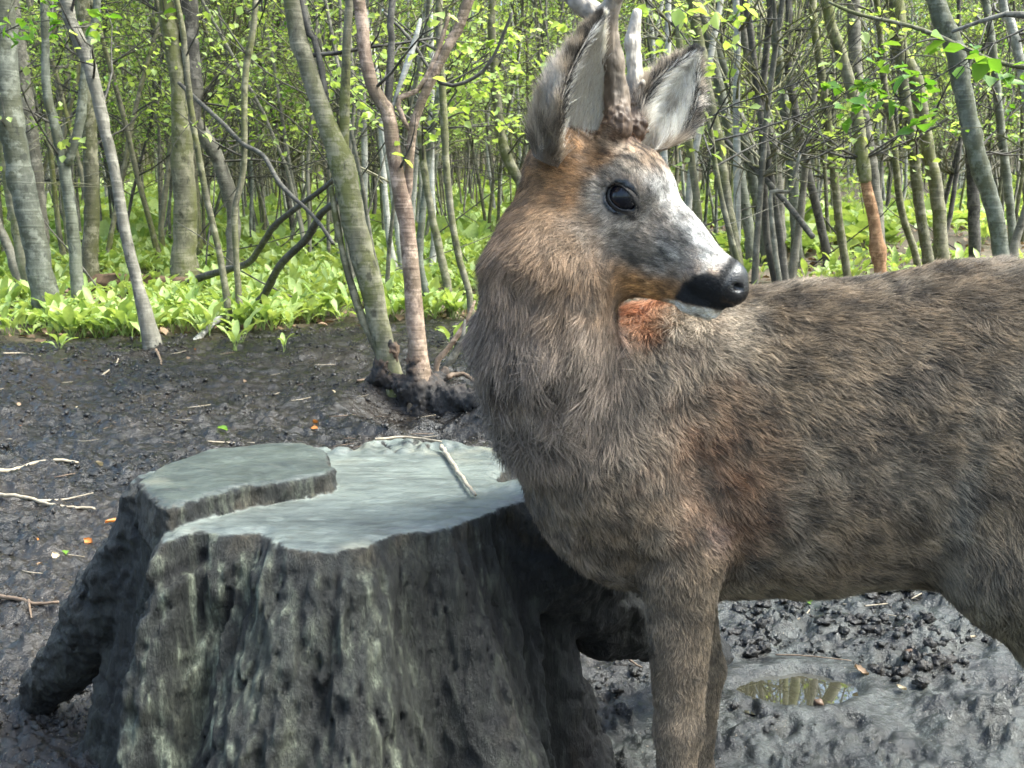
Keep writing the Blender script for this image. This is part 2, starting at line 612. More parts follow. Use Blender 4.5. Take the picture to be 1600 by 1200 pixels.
def sd_poly(p2, poly):
    n = len(poly)
    d = np.full(len(p2), 1e9, dtype=np.float32)
    inside = np.zeros(len(p2), dtype=bool)
    for i in range(n):
        a, b = poly[i].astype(np.float32), poly[(i + 1) % n].astype(np.float32)
        e = b - a
        w = p2 - a
        h = np.clip((w @ e) / (e @ e), 0, 1)
        dd = w - h[:, None] * e
        d = np.minimum(d, (dd * dd).sum(1))
        c1 = (a[1] > p2[:, 1]) != (b[1] > p2[:, 1])
        xi = (b[0] - a[0]) * (p2[:, 1] - a[1]) / (b[1] - a[1] + 1e-12) + a[0]
        inside ^= c1 & (p2[:, 0] < xi)
    return np.where(inside, -1, 1) * np.sqrt(d)

rA0, rA1, rA2 = at(300, 860, 1.42), at(175, 960, 1.50), at(30, 1120, 1.58)
rB0, rB1, rB2 = at(840, 850, 1.32), at(955, 950, 1.46), at(1120, 1025, 1.66)

def stump_sdf(p):
    x, y, zz = p[:, 0], p[:, 1], p[:, 2]
    th = np.arctan2(y - SC[1], x - SC[0])
    dep = np.clip((ZM - zz) / ZM, 0, 1.3)
    # flare and flutes depend on the angle
    fl = 0.13 + 0.05 * np.cos(th + 1.9) + 0.02 * np.exp(-((th + 0.85) / 0.35) ** 2) + 0.03 * np.exp(-((th + 1.95) / 0.22) ** 2) - 0.10 * np.exp(-((th + 2.75) / 0.42) ** 2)
    fl = fl - 0.065 * np.exp(-((th + 0.30) / 0.5) ** 2)
    fl = fl - 0.14 * np.exp(-((np.mod(th + 2 * math.pi, 2 * math.pi) - 3.55) / 0.45) ** 2)
    flare = fl * (dep ** 1.35)
    ph = th + 0.12 * noise3(np.stack([th * 0 + zz * 3, th * 0, th * 0], 1), 1.0, 5)
    flute = (0.017 * np.sin(ph * 7 + 0.6) + 0.011 * np.sin(ph * 13 + 1.0) + 0.007 * np.sin(ph * 23 + 4.0)) * (0.25 + 1.5 * dep)
    q = np.stack([np.cos(th) * 0.25, np.sin(th) * 0.25, zz * 0.22], 1)
    grain = 0.009 * fbm(q, 26, 4, 201, 0.6, True) + 0.014 * fbm(q, 8, 2, 205, 0.5)
    q2 = p * np.array([1, 1, 0.16], dtype=np.float32)
    rough_ = (0.0045 * fbm(q2, 16, 3, 211) + 0.003 * fbm(q2, 70, 3, 215, 0.6)) + 0.0045 * fbm(q, 75, 3, 217, 0.6) * (0.45 + 0.75 * smooth01(-x, 0.02, 0.22))
    fis = np.clip(1 - np.abs(noise3(q, 30, 260)) * 10, 0, 1) + 0.7 * np.clip(1 - np.abs(noise3(q, 62, 262)) * 7, 0, 1)
    d2 = sd_poly(p[:, :2], rim)
    bark = (grain * 0.75 + rough_) * smooth01(dep, 0.0, 0.10) + 0.0035 * noise3(p, 55, 225) + 0.005 * noise3(p, 18, 226)
    side = d2 + 0.0065 * fis * smooth01(dep, 0.0, 0.08) - flare - flute * smooth01(dep, 0.0, 0.25) - bark
    rdg = 1 - np.abs(fbm(p * np.array([1, 1.8, 0.2], dtype=np.float32), 11, 2, 227, 0.4)) * 9
    topn = -0.0008 * np.clip(rdg, 0, 1) + 0.0013 * fbm(p * np.array([1, 2.5, 1], dtype=np.float32), 14, 3, 221) + 0.0006 * noise3(p, 90, 223)
    # the far edge of the cut is splintered
    ed = smooth01(y, SC[1] + 0.16, SC[1] + 0.24) * np.maximum(noise3(p * np.array([1, 0.5, 0.3], dtype=np.float32), 45, 230), -0.2) * 0.012
    chip = smooth01(-d2, 0.0, 0.018)
    bevel = (1 - chip) * (0.004 + 0.004 * noise3(p, 28, 229))
    main = smin(-(-side), zz * 0 + 0, 1e-6) if False else np.maximum(side, zz - (ZM + topn + ed - bevel - 0.035 * np.clip((SC[1] - y), -0.2, 0.25) * 0))
    ds = sd_poly(p[:, :2], slab) - 0.0035 * noise3(p, 50, 240) - 0.003 * noise3(p, 120, 242) - 0.004 * noise3(p, 20, 243)
    sl = np.maximum(np.maximum(ds, zz - (ZS + topn * 1.3 + 0.004 * noise3(p, 12, 241) - (1 - smooth01(-ds, 0.0, 0.010)) * 0.004)), -(zz - 0.40))
    d = np.minimum(main, sl)
    # splits running in from the rim
    ang = np.abs((x - SC[0]) * 0.0)
    for (pa, pb, w) in CRACKS:
        c = sd_cone(np.stack([x, y, zz * 0.25], 1), (pa.x, pa.y, ZM * 0.25), (pb.x, pb.y, ZM * 0.25), w, w * 0.15)
        d = np.maximum(d, -c)
    rn = 0.006 * fbm(p, 24, 3, 250) + 0.003 * noise3(p, 90, 253)
    pr = p * np.array([1, 1, 1], dtype=np.float32)
    r = smin(sd_cone(pr, rA0, rA1, 0.085, 0.062), sd_cone(pr, rA1, rA2, 0.062, 0.022), 0.03)
    r = smin(r, sd_cone(pr, at(255, 790, 1.40), rA1, 0.05, 0.05), 0.03) - rn * 1.4
    d = smin(d, r, 0.02)
    r = smin(sd_cone(pr, rB0, rB1, 0.085, 0.066), sd_cone(pr, rB1, rB2, 0.066, 0.026), 0.03) - rn * 1.2
    d = smin(d, r, 0.02)
    # hollow between the left buttress and the body
    hol = sd_cone(pr, at(222, 925, 1.18), at(205, 1075, 1.22), 0.030, 0.060)
    d = np.maximum(d, -(hol - rn))
    # knot hole
    d = np.maximum(d, -sd_cone(pr, at(700, 915, 1.0), at(712, 918, 1.12), 0.012, 0.008))
    return (d * 0.8).astype(np.float32)

CRACKS = [(on_z(430, 860, ZM), on_z(436, 838, ZM), 0.004), (on_z(705, 832, ZM), on_z(700, 815, ZM), 0.004),
          (on_z(600, 690, ZM), on_z(625, 712, ZM), 0.003), (on_z(282, 815, ZM), on_z(300, 800, ZM), 0.003)]
SV, SQ = surface_nets(stump_sdf, (-0.80, 0.80, -0.08), (0.42, 1.78, 0.50), 0.0040, 0.010)
SN = vnormals(SV, SQ)
p32 = SV.astype(np.float32)
d2 = sd_poly(p32[:, :2], rim)
topm = smooth01(SN[:, 2], 0.72, 0.9) * smooth01(SV[:, 2], ZM - 0.02, ZM - 0.008)
th = np.arctan2(SV[:, 1] - SC[1], SV[:, 0] - SC[0])
q = np.stack([np.cos(th) * 0.25, np.sin(th) * 0.25, SV[:, 2] * 0.12], 1)
streak = smooth01(fbm(q, 22, 4, 301, 0.6), -0.1, 0.75)
dark = smooth01(fbm(p32 * np.array([1, 1, 0.25], dtype=np.float32), 7, 3, 311), -0.25, 0.5)
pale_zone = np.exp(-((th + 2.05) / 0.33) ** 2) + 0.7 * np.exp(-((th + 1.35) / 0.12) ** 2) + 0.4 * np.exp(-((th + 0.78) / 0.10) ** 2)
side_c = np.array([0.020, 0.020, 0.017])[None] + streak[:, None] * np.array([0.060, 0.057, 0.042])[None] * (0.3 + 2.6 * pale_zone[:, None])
side_c = side_c * (0.55 + 0.75 * dark[:, None])
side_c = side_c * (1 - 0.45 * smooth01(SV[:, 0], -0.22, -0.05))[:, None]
fine = smooth01(fbm(p32 * np.array([1, 1, 0.10], dtype=np.float32), 60, 3, 321, 0.65), 0.0, 0.8)
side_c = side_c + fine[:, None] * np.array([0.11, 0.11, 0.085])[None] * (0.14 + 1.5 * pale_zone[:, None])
q_ = np.stack([np.cos(th) * 0.25, np.sin(th) * 0.25, SV[:, 2] * 0.22], 1)
fis_ = np.clip(1 - np.abs(noise3(q_, 30, 260)) * 10, 0, 1) + 0.7 * np.clip(1 - np.abs(noise3(q_, 62, 262)) * 7, 0, 1)
side_c = side_c * (1 - 0.7 * np.clip(fis_, 0, 1))[:, None]
# brown wood just under the rim and on fresh edges
rimb = np.exp(-((ZM - SV[:, 2]) / 0.022) ** 2) * smooth01(fbm(p32, 20, 2, 331), -0.2, 0.4)
side_c = side_c * (1 - rimb[:, None] * 0.7) + rimb[:, None] * 0.7 * np.array([0.060, 0.046, 0.032])
warm = smooth01(fbm(p32, 9, 3, 335), 0.2, 0.7) * smooth01(SV[:, 0], -0.05, 0.12)
side_c = side_c + warm[:, None] * np.array([0.035, 0.018, 0.006]) * (1 - 0.8 * smooth01(SV[:, 0], 0.05, 0.12))[:, None]
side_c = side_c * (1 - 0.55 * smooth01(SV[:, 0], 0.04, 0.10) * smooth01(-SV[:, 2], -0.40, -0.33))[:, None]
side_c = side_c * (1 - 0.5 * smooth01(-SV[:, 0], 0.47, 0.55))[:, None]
tb = 0.6 * smooth01(fbm(p32 * np.array([1, 2.2, 1], dtype=np.float32), 7, 4, 341, 0.6), -0.5, 0.7) + 0.4 * smooth01(fbm(p32, 32, 4, 343, 0.7), -0.3, 0.6)
top_c = np.array([0.070, 0.080, 0.071])[None] + tb[:, None] * np.array([0.068, 0.075, 0.064])[None]
scr = smooth01(fbm(p32 * np.array([0.25, 2.2, 1], dtype=np.float32), 45, 3, 355), 0.15, 0.7)
top_c = top_c * (1 - 0.35 * scr[:, None])
slabm = (SV[:, 2] > ZM + 0.012)[:, None]
side_c = side_c * np.array([0.92, 1.0, 0.92])
top_c = np.where(slabm, top_c * np.array([0.46, 0.48, 0.46]), top_c)
yel = smooth01(noise3(p32, 14, 351), 0.0, 0.5) * np.maximum(smooth01(SV[:, 1], SC[1] + 0.10, SC[1] + 0.2), smooth01(d2, -0.02, 0.0))
top_c = top_c * (1 - 0.6 * yel[:, None]) + 0.6 * yel[:, None] * np.array([0.17, 0.165, 0.12])
hair_ = np.clip(1 - np.abs(fbm(p32 * np.array([1, 1.8, 0.2], dtype=np.float32), 11, 2, 227, 0.4)) * 14, 0, 1)
top_c = top_c * (1 - 0.22 * hair_[:, None])
spk = smooth01(noise3(p32, 130, 352), 0.45, 0.6)
top_c = top_c * (1 - 0.5 * spk[:, None]) + 0.5 * spk[:, None] * np.array([0.06, 0.055, 0.045])
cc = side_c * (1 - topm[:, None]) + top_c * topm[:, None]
t = NT("weathered_stump_wood")
at_n = t.n("Attribute"); at_n.attribute_name = "col"
at_t = t.n("Attribute"); at_t.attribute_name = "top"
co = t.coords("Object", (1, 1, 0.3))
n1 = t.noise(t.coords("Object", (1, 1, 0.16)), 150, 8, 0.75)
n2 = t.noise(t.coords("Object", (1, 3, 1)), 60, 5, 0.6)
n3_ = t.noise(t.coords("Object", (1, 1, 0.07)), 58, 1.2, 0.5)
crk = t.ramp(n3_, [(0.38, 0.85), (0.47, 0.62), (0.53, 0.95), (0.62, 1.1)])
n4_ = t.noise(t.coords("Object", (1, 1, 0.4)), 420, 4, 0.7)
col = t.mix(1.0, at_n.outputs["Color"], t.ramp(n1, [(0.34, 0.35), (0.5, 0.85), (0.68, 1.9)]), 'MULTIPLY')
col = t.mix(1.0, col, crk, 'MULTIPLY')
col = t.mix(1.0, col, t.ramp(n4_, [(0.35, 0.55), (0.65, 1.5)]), 'MULTIPLY')
col2 = t.mix(1.0, at_n.outputs["Color"], t.ramp(n2, [(0.3, 0.85), (0.7, 1.12)]), 'MULTIPLY')
col = t.mix(at_t.outputs["Fac"], col, col2)
rough = t.mix(at_t.outputs["Fac"], t.ramp(n1, [(0.35, 0.30), (0.65, 0.7)]), t.ramp(n2, [(0.3, 0.33), (0.7, 0.55)]))
h = t.mix(at_t.outputs["Fac"], t.mix(0.15, t.mix(0.35, n1, n4_), crk), t.mix(0.82, n2, 0.5))
t.bsdf(col, rough, h, 1.0, 0.012, Specular__IOR__Level=0.5)
org = np.array([SC[0], SC[1], 0.0])
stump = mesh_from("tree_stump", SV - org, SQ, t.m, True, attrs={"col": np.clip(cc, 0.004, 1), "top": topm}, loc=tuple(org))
tag(stump, "large weathered grey tree stump with stepped flat cut top and spreading roots", "tree stump")
# ------------------------------------------------------------------ trees
BARK = {
    'grey': bark_mat("bark_grey", (0.088, 0.082, 0.062), (0.195, 0.182, 0.145), None, 1.0),
    'olive': bark_mat("bark_olive", (0.085, 0.080, 0.052), (0.200, 0.185, 0.125), (0.085, 0.090, 0.022), 1.0),
    'dark': bark_mat("bark_dark", (0.035, 0.032, 0.026), (0.100, 0.092, 0.075), None, 1.0),
    'pink': bark_mat("bark_rubbed", (0.15, 0.095, 0.065), (0.36, 0.27, 0.20), (0.13, 0.10, 0.06), 1.0),
    'teal': bark_mat("bark_bluish", (0.072, 0.078, 0.060), (0.165, 0.172, 0.138), (0.06, 0.062, 0.035), 1.0),
    'torn': bark_mat("bare_torn_wood", (0.22, 0.11, 0.05), (0.42, 0.25, 0.13), None, 1.6),
    'white': bark_mat("bark_pale", (0.20, 0.20, 0.17), (0.38, 0.37, 0.33), None, 1.0),
}
LEAF = leaf_mat("spring_leaf", (0.22, 0.32, 0.065), (0.42, 0.52, 0.19), 0.5, 0.5)
LEAF2 = leaf_mat("fresh_leaf", (0.09, 0.22, 0.020), (0.20, 0.33, 0.050), 0.5, 0.4)
GARLIC = leaf_mat("garlic_leaf", (0.16, 0.26, 0.055), (0.36, 0.44, 0.15), 0.4, 0.45, 0.5, True)
GSTEM = leaf_mat("garlic_stalk", (0.10, 0.20, 0.03), (0.16, 0.26, 0.06), 0.2, 0.4)

def leaf_quads(rng, centers, size, spread=1.0, droop=0.3):
    """small folded pointed leaves: 6 vertices, 4 triangles-ish (2 quads)"""
    n = len(centers)
    C_ = np.array(centers)
    az = rng.uniform(0, 2 * math.pi, n)
    el = rng.normal(-droop, 0.45, n)
    d = np.stack([np.cos(az) * np.cos(el), np.sin(az) * np.cos(el), np.sin(el)], 1)
    up = np.stack([rng.normal(0, 0.45, n), rng.normal(0, 0.45, n), np.ones(n)], 1)
    s = np.cross(d, up); s /= np.linalg.norm(s, axis=1)[:, None] + 1e-9
    nn = np.cross(s, d)
    L = size * rng.uniform(0.6, 1.35, n)[:, None]
    W = L * rng.uniform(0.34, 0.46, n)[:, None]
    P = [C_, C_ + d * L * 0.42 + s * W + nn * W * 0.25, C_ + d * L * 0.8 + s * W * 0.55 + nn * W * 0.1, C_ + d * L - nn * L * 0.12,
         C_ + d * L * 0.8 - s * W * 0.55 + nn * W * 0.1, C_ + d * L * 0.42 - s * W + nn * W * 0.25]
    V = np.stack(P, 1).reshape(-1, 3)
    b = np.arange(n)[:, None] * 6
    F = np.concatenate([b + np.array([[0, 1, 2, 3]]), b + np.array([[0, 3, 4, 5]])])
    return V, F

def grow_crown(rng, pts, rad, h0=0.8, nbr=26, blen=(0.3, 1.1), leaf=0.045, leaves=500, sides=4, zmax=99, up=0.55, sub=3):
    """side twigs along a stem. returns twig MB and leaf centres"""
    mb = MB(); cen = []
    pts = [Vector(p) for p in pts]
    idx = [i for i, p in enumerate(pts) if p.z - pts[0].z >= h0 and p.z < zmax]
    if not idx: return None, []
    for b in range(nbr):
        i = idx[int(rng.randint(len(idx)))]
        base = pts[i]
        L = rng.uniform(*blen)
        a = rng.uniform(0, 2 * math.pi)
        d = Vector((math.cos(a), math.sin(a), rng.uniform(0.1, up * 2))).normalized()
        r0 = min(rad[i] * 0.45, 0.004 + L * 0.007)
        seg = max(4, int(L / 0.12))
        p = base.copy(); P = [p.copy()]
        for k in range(seg):
            d = (d + Vector(rng.normal(0, 0.17, 3)) + Vector((0, 0, 0.03))).normalized()
            p = p + d * (L / seg); P.append(p.copy())
        R = list(np.linspace(r0, 0.0013, len(P)))
        mb.add(*tube(P, R, sides, False))
        tips = [(P[k], (P[min(k + 1, seg)] - P[k - 1]).normalized()) for k in range(1, seg + 1)]
        for s_ in range(sub):
            k = int(rng.randint(1, seg + 1))
            q, dd = tips[k - 1]
            dd = (dd + Vector(rng.normal(0, 0.6, 3))).normalized()
            l2 = L * rng.uniform(0.2, 0.5)
            Q = [q.copy()]
            for m in range(3):
                dd = (dd + Vector(rng.normal(0, 0.2, 3))).normalized()
                q = q + dd * l2 / 3; Q.append(q.copy())
            mb.add(*tube(Q, [R[k] * 0.7, R[k] * 0.6, 0.0016, 0.001], 3, False))
            cen += [tuple(Q[1]), tuple(Q[2]), tuple(Q[3]), tuple(Q[3])]
        cen += [tuple(P[k]) for k in range(seg // 2, seg + 1)]
    if cen and leaves:
        c = np.array(cen)[rng.randint(len(cen), size=leaves)]
        c = c + rng.normal(0, leaf * 0.55, c.shape)
    else:
        c = np.zeros((0, 3))
    return mb, c

def trunk_mesh(pts, rad, rng, step=0.06, sides=10, knots=0.0):
    P, R = resample(pts, rad, step)
    P = [p + Vector((rng.normal(0, 0.05), rng.normal(0, 0.05), 0)) * R[i] for i, p in enumerate(P)]
    R = [r * (1 + rng.normal(0, 0.02)) for r in R]
    for _ in range(int(knots)):
        k = int(rng.randint(2, max(3, len(R) - 2)))
        R[k] *= 1.12
        if k + 1 < len(R): R[k + 1] *= 1.07
    V, F = tube(P, R, sides, True)
    return P, R, V, F

def hand_tree(name, label, cat, stems, depth=None, crown=True, seed=0, leafm=None, nbr=26, leaves=260, h0=0.9, extend=2.6, mat='grey', flare=1.5, group=None, lsize=0.045, lean=0.0):
    """stems: list of (pixel polyline top->base [(px,py,width_px)...], material). First stem stands on the ground."""
    rng = np.random.RandomState(1000 + seed)
    first = stems[0][0]
    bx, by, bw = first[-1]
    if depth is None:
        g = on_ground(bx, by); depth = g.y
    base = at(bx, by, depth)
    base.z = min(base.z, gz(base.x, base.y) + 0.0) if abs(base.z - gz(base.x, base.y)) < 0.12 else base.z
    gzb = gz(base.x, base.y)
    root = empty(name, (base.x, base.y, gzb))
    tag(root, label, cat, group)
    o0 = Vector((base.x, base.y, gzb))
    allmb = MB(); cens = []
    for si, (poly, m) in enumerate(stems):
        dd = depth + (0.0 if si == 0 else rng.uniform(-0.01, 0.01))
        pts = [at(a, b, dd + lean * (by - b) / 400.0) for a, b, w in poly][::-1]
        rad = [w / 2.0 / FPX * dd for a, b, w in poly][::-1]
        if si == 0:
            if pts[0].z > gzb + 0.02:          # base hidden : continue straight to the ground
                dv = (pts[0] - pts[1]); k = (gzb - pts[0].z) / min(dv.z, -1e-3)
                g = pts[0] + dv * min(k, 3.0); g.x = pts[0].x + (g.x - pts[0].x) * 0.5; g.z = gzb
                pts.insert(0, g); rad.insert(0, rad[0])
            pts.insert(0, Vector((pts[0].x, pts[0].y, gzb - 0.06)))
            rad.insert(0, rad[0] * flare)
            pts[1] = pts[1] + Vector((0, 0, 0.03))
            rad[1] *= 1 + (flare - 1) * 0.35
        else:
            # butt ends of forks are buried in the parent stem
            pass
        if poly[0][1] <= 5 and extend > 0:
            dv = (pts[-1] - pts[-3]).normalized() if len(pts) > 2 else (pts[-1] - pts[-2]).normalized()
            dv = (dv + Vector((0, 0, 0.6))).normalized()
            r1 = rad[-1]
            for k in range(1, 4):
                pts.append(pts[-1] + (dv + Vector(rng.normal(0, 0.12, 3))) * extend / 3)
                rad.append(r1 * (1 - k * 0.28))
        P, R, V, F = trunk_mesh([p - o0 for p in pts], rad, rng, 0.05, 12 if max(rad) > 0.015 else 7, knots=5)
        mesh_from("trunk" if si == 0 else "limb", V, F, BARK[m], True, root)
        if crown:
            mb, c = grow_crown(rng, P, R, h0, max(4, int(nbr * (1 if si == 0 else 0.6))), (0.25, 0.9), lsize, int(leaves * (1 if si == 0 else 0.6)))
            if mb and mb.n:
                allmb.v += mb.v; allmb.f += [tuple(i + allmb.n for i in f) for f in mb.f]; allmb.n += mb.n
                cens.append(c)
    if crown and allmb.n:
        cr = allmb.build("crown", BARK[mat if mat in BARK else 'dark'], root)
        c = np.concatenate(cens)
        if len(c):
            V, F = leaf_quads(rng, c, lsize)
            mesh_from("foliage", V, F, leafm or LEAF, False, cr)
    return root

T = hand_tree
def lerp_(a, b, w): return a * (1 - w[:, None]) + np.asarray(b) * w[:, None]
# ---- the left side
T("sapling", "thick bluish grey trunk leaning right, with a dark base, beside the left mud edge", "tree",
  [([(2, 0, 34), (8, 90, 35), (22, 225, 37), (45, 330, 38), (62, 420, 39), (78, 508, 42)], 'teal')], seed=1, mat='dark', flare=1.25)
T("sapling", "pale greenish trunk rising just behind the thick leaning left trunk", "tree",
  [([(16, 0, 24), (30, 90, 25), (44, 190, 25), (58, 300, 24), (66, 400, 24)], 'grey')], depth=7.6, seed=2, mat='dark')
T("sapling", "slim dark trunk passing behind the thick leaning trunk towards its lower left", "tree",
  [([(-14, 0, 20), (-4, 140, 22), (15, 270, 24), (32, 360, 26), (50, 440, 28)], 'olive')], depth=6.4, seed=3, mat='dark')
T("sapling", "short pale stem slanting right at the very left above the garlic", "tree",
  [([(-30, 280, 12), (-8, 340, 13), (12, 385, 14), (28, 425, 15)], 'grey')], depth=6.9, seed=4, crown=False)
T("sapling", "slim sapling forking in a Y below eye level, second from the left edge", "tree",
  [([(68, 0, 11), (72, 130, 13), (86, 196, 15), (98, 252, 17), (110, 327, 18), (117, 397, 19), (122, 462, 21)], 'teal'),
   ([(152, 0, 11), (139, 60, 12), (132, 120, 13), (124, 195, 14), (106, 256, 13)], 'teal')], depth=6.0, seed=5, mat='dark')
T("sapling", "pale straight trunk behind the Y-forked sapling", "tree",
  [([(128, 0, 20), (138, 110, 21), (141, 230, 22), (144, 320, 23), (140, 448, 26)], 'olive')], depth=7.0, seed=6, mat='dark')
T("sapling", "knotty sapling leaning across the mud with a split hoof-like base", "tree",
  [([(104, 0, 20), (140, 103, 20), (160, 187, 17), (178, 262, 16), (196, 364, 17), (215, 444, 18), (240, 550, 25)], 'grey')], seed=7, mat='dark', flare=1.55)
T("hornbeam_tree", "stout sinuous olive trunk dividing into a grey and a dark stem", "tree",
  [([(262, 0, 25), (268, 60, 26), (280, 130, 26), (287, 200, 33), (285, 260, 35), (290, 330, 36), (288, 400, 36), (290, 455, 44)], 'olive'),
   ([(293, 0, 28), (297, 70, 28), (301, 130, 27), (299, 190, 24), (291, 240, 18)], 'dark')], depth=7.2, seed=8, mat='dark')
T("sapling", "curved pale trunk arching right from behind the stout sinuous tree", "tree",
  [([(288, 140, 12), (308, 192, 19), (336, 240, 21), (355, 290, 20), (365, 340, 19), (362, 412, 19)], 'grey')], depth=7.6, seed=9, mat='dark')
T("sapling", "very thin upright stem crossing in front of the stout sinuous trunk", "tree",
  [([(276, 0, 8), (290, 90, 9), (300, 180, 9), (322, 304, 10), (345, 406, 10), (360, 518, 11)], 'olive')], seed=10, nbr=8, leaves=60, mat='dark')
T("sapling", "thin stem kinked halfway, standing right of the curved pale trunk", "tree",
  [([(399, 0, 9), (383, 120, 10), (381, 260, 9), (367, 328, 9), (369, 397, 9), (376, 516, 10)], 'olive')], seed=11, nbr=12, leaves=70, mat='dark')
# ---- the coppice in the middle
T("coppiced_hazel", "olive leaning coppice trunk dividing into several rods above the scraped hollow", "tree",
  [([(456, 0, 24), (485, 117, 27), (511, 192, 30), (534, 251, 36), (548, 320, 36), (561, 379, 38), (580, 450, 37), (596, 522, 32), (616, 592, 30)], 'olive'),
   ([(546, 0, 12), (540, 117, 14), (537, 233, 16), (534, 262, 14)], 'olive'),
   ([(470, 0, 9), (490, 60, 10), (504, 117, 10), (514, 200, 9)], 'dark'),
   ([(517, 292, 8), (537, 402, 10), (560, 480, 11), (578, 523, 12), (606, 586, 13)], 'olive')], depth=3.98, seed=12, mat='dark', nbr=24, leaves=140)
T("coppiced_hazel", "pinkish coppice trunk with rubbed bark forking into pale limbs", "tree",
  [([(561, 0, 19), (567, 70, 20), (584, 140, 20), (604, 170, 22), (616, 245, 23), (631, 327, 25), (642, 420, 26), (651, 525, 30), (656, 604, 36)], 'pink'),
   ([(613, 0, 11), (612, 60, 11), (606, 172, 12)], 'dark'),
   ([(732, 0, 15), (707, 58, 15), (672, 128, 15), (645, 200, 14), (638, 290, 13), (634, 332, 10)], 'pink'),
   ([(657, 30, 6), (640, 90, 7), (622, 140, 7), (612, 172, 7)], 'white'),
   ([(702, 22, 6), (680, 92, 7), (652, 142, 8), (625, 152, 8), (622, 165, 7), (632, 190, 8), (642, 205, 8)], 'pink')], depth=3.90, seed=13, mat='dark', nbr=18, leaves=110)
T("sapling", "thin upright olive stem just right of the pinkish coppice trunk", "tree",
  [([(686, 0, 11), (692, 146, 11), (701, 303, 11), (718, 408, 11), (733, 455, 11), (737, 500, 12)], 'olive')], depth=4.9, seed=14, nbr=10, leaves=90, mat='dark')
T("sapling", "bare brown shoot curving up from the foot of the coppice", "tree",
  [([(742, 470, 4), (730, 500, 6), (700, 545, 7), (684, 562, 8), (681, 588, 9)], 'pink')], depth=4.2, seed=15, crown=False, flare=1.1)
T("sapling", "thin pale shoot slanting right from the coppice foot", "tree",
  [([(726, 500, 4), (724, 528, 6), (706, 562, 8), (690, 588, 9)], 'grey')], depth=4.15, seed=16, crown=False, flare=1.1)
T("sapling", "dark bent stem standing between the coppice and the deer", "tree",
  [([(770, 0, 12), (772, 90, 13), (776, 157, 14), (788, 233, 15), (814, 292, 16), (822, 350, 17)], 'olive')], depth=8.2, seed=17, mat='dark')
T("sapling", "slender pole behind the pinkish coppice trunk, bowed to the left", "tree",
  [([(690, 120, 8), (672, 233, 10), (662, 320, 10), (656, 400, 11), (668, 470, 12)], 'teal')], depth=6.2, seed=18, mat='dark', nbr=10)
T("sapling", "slender olive pole right of the pinkish coppice trunk", "tree",
  [([(655, 200, 9), (668, 300, 11), (684, 380, 12), (700, 450, 13)], 'olive')], depth=6.0, seed=19, mat='dark', nbr=10)
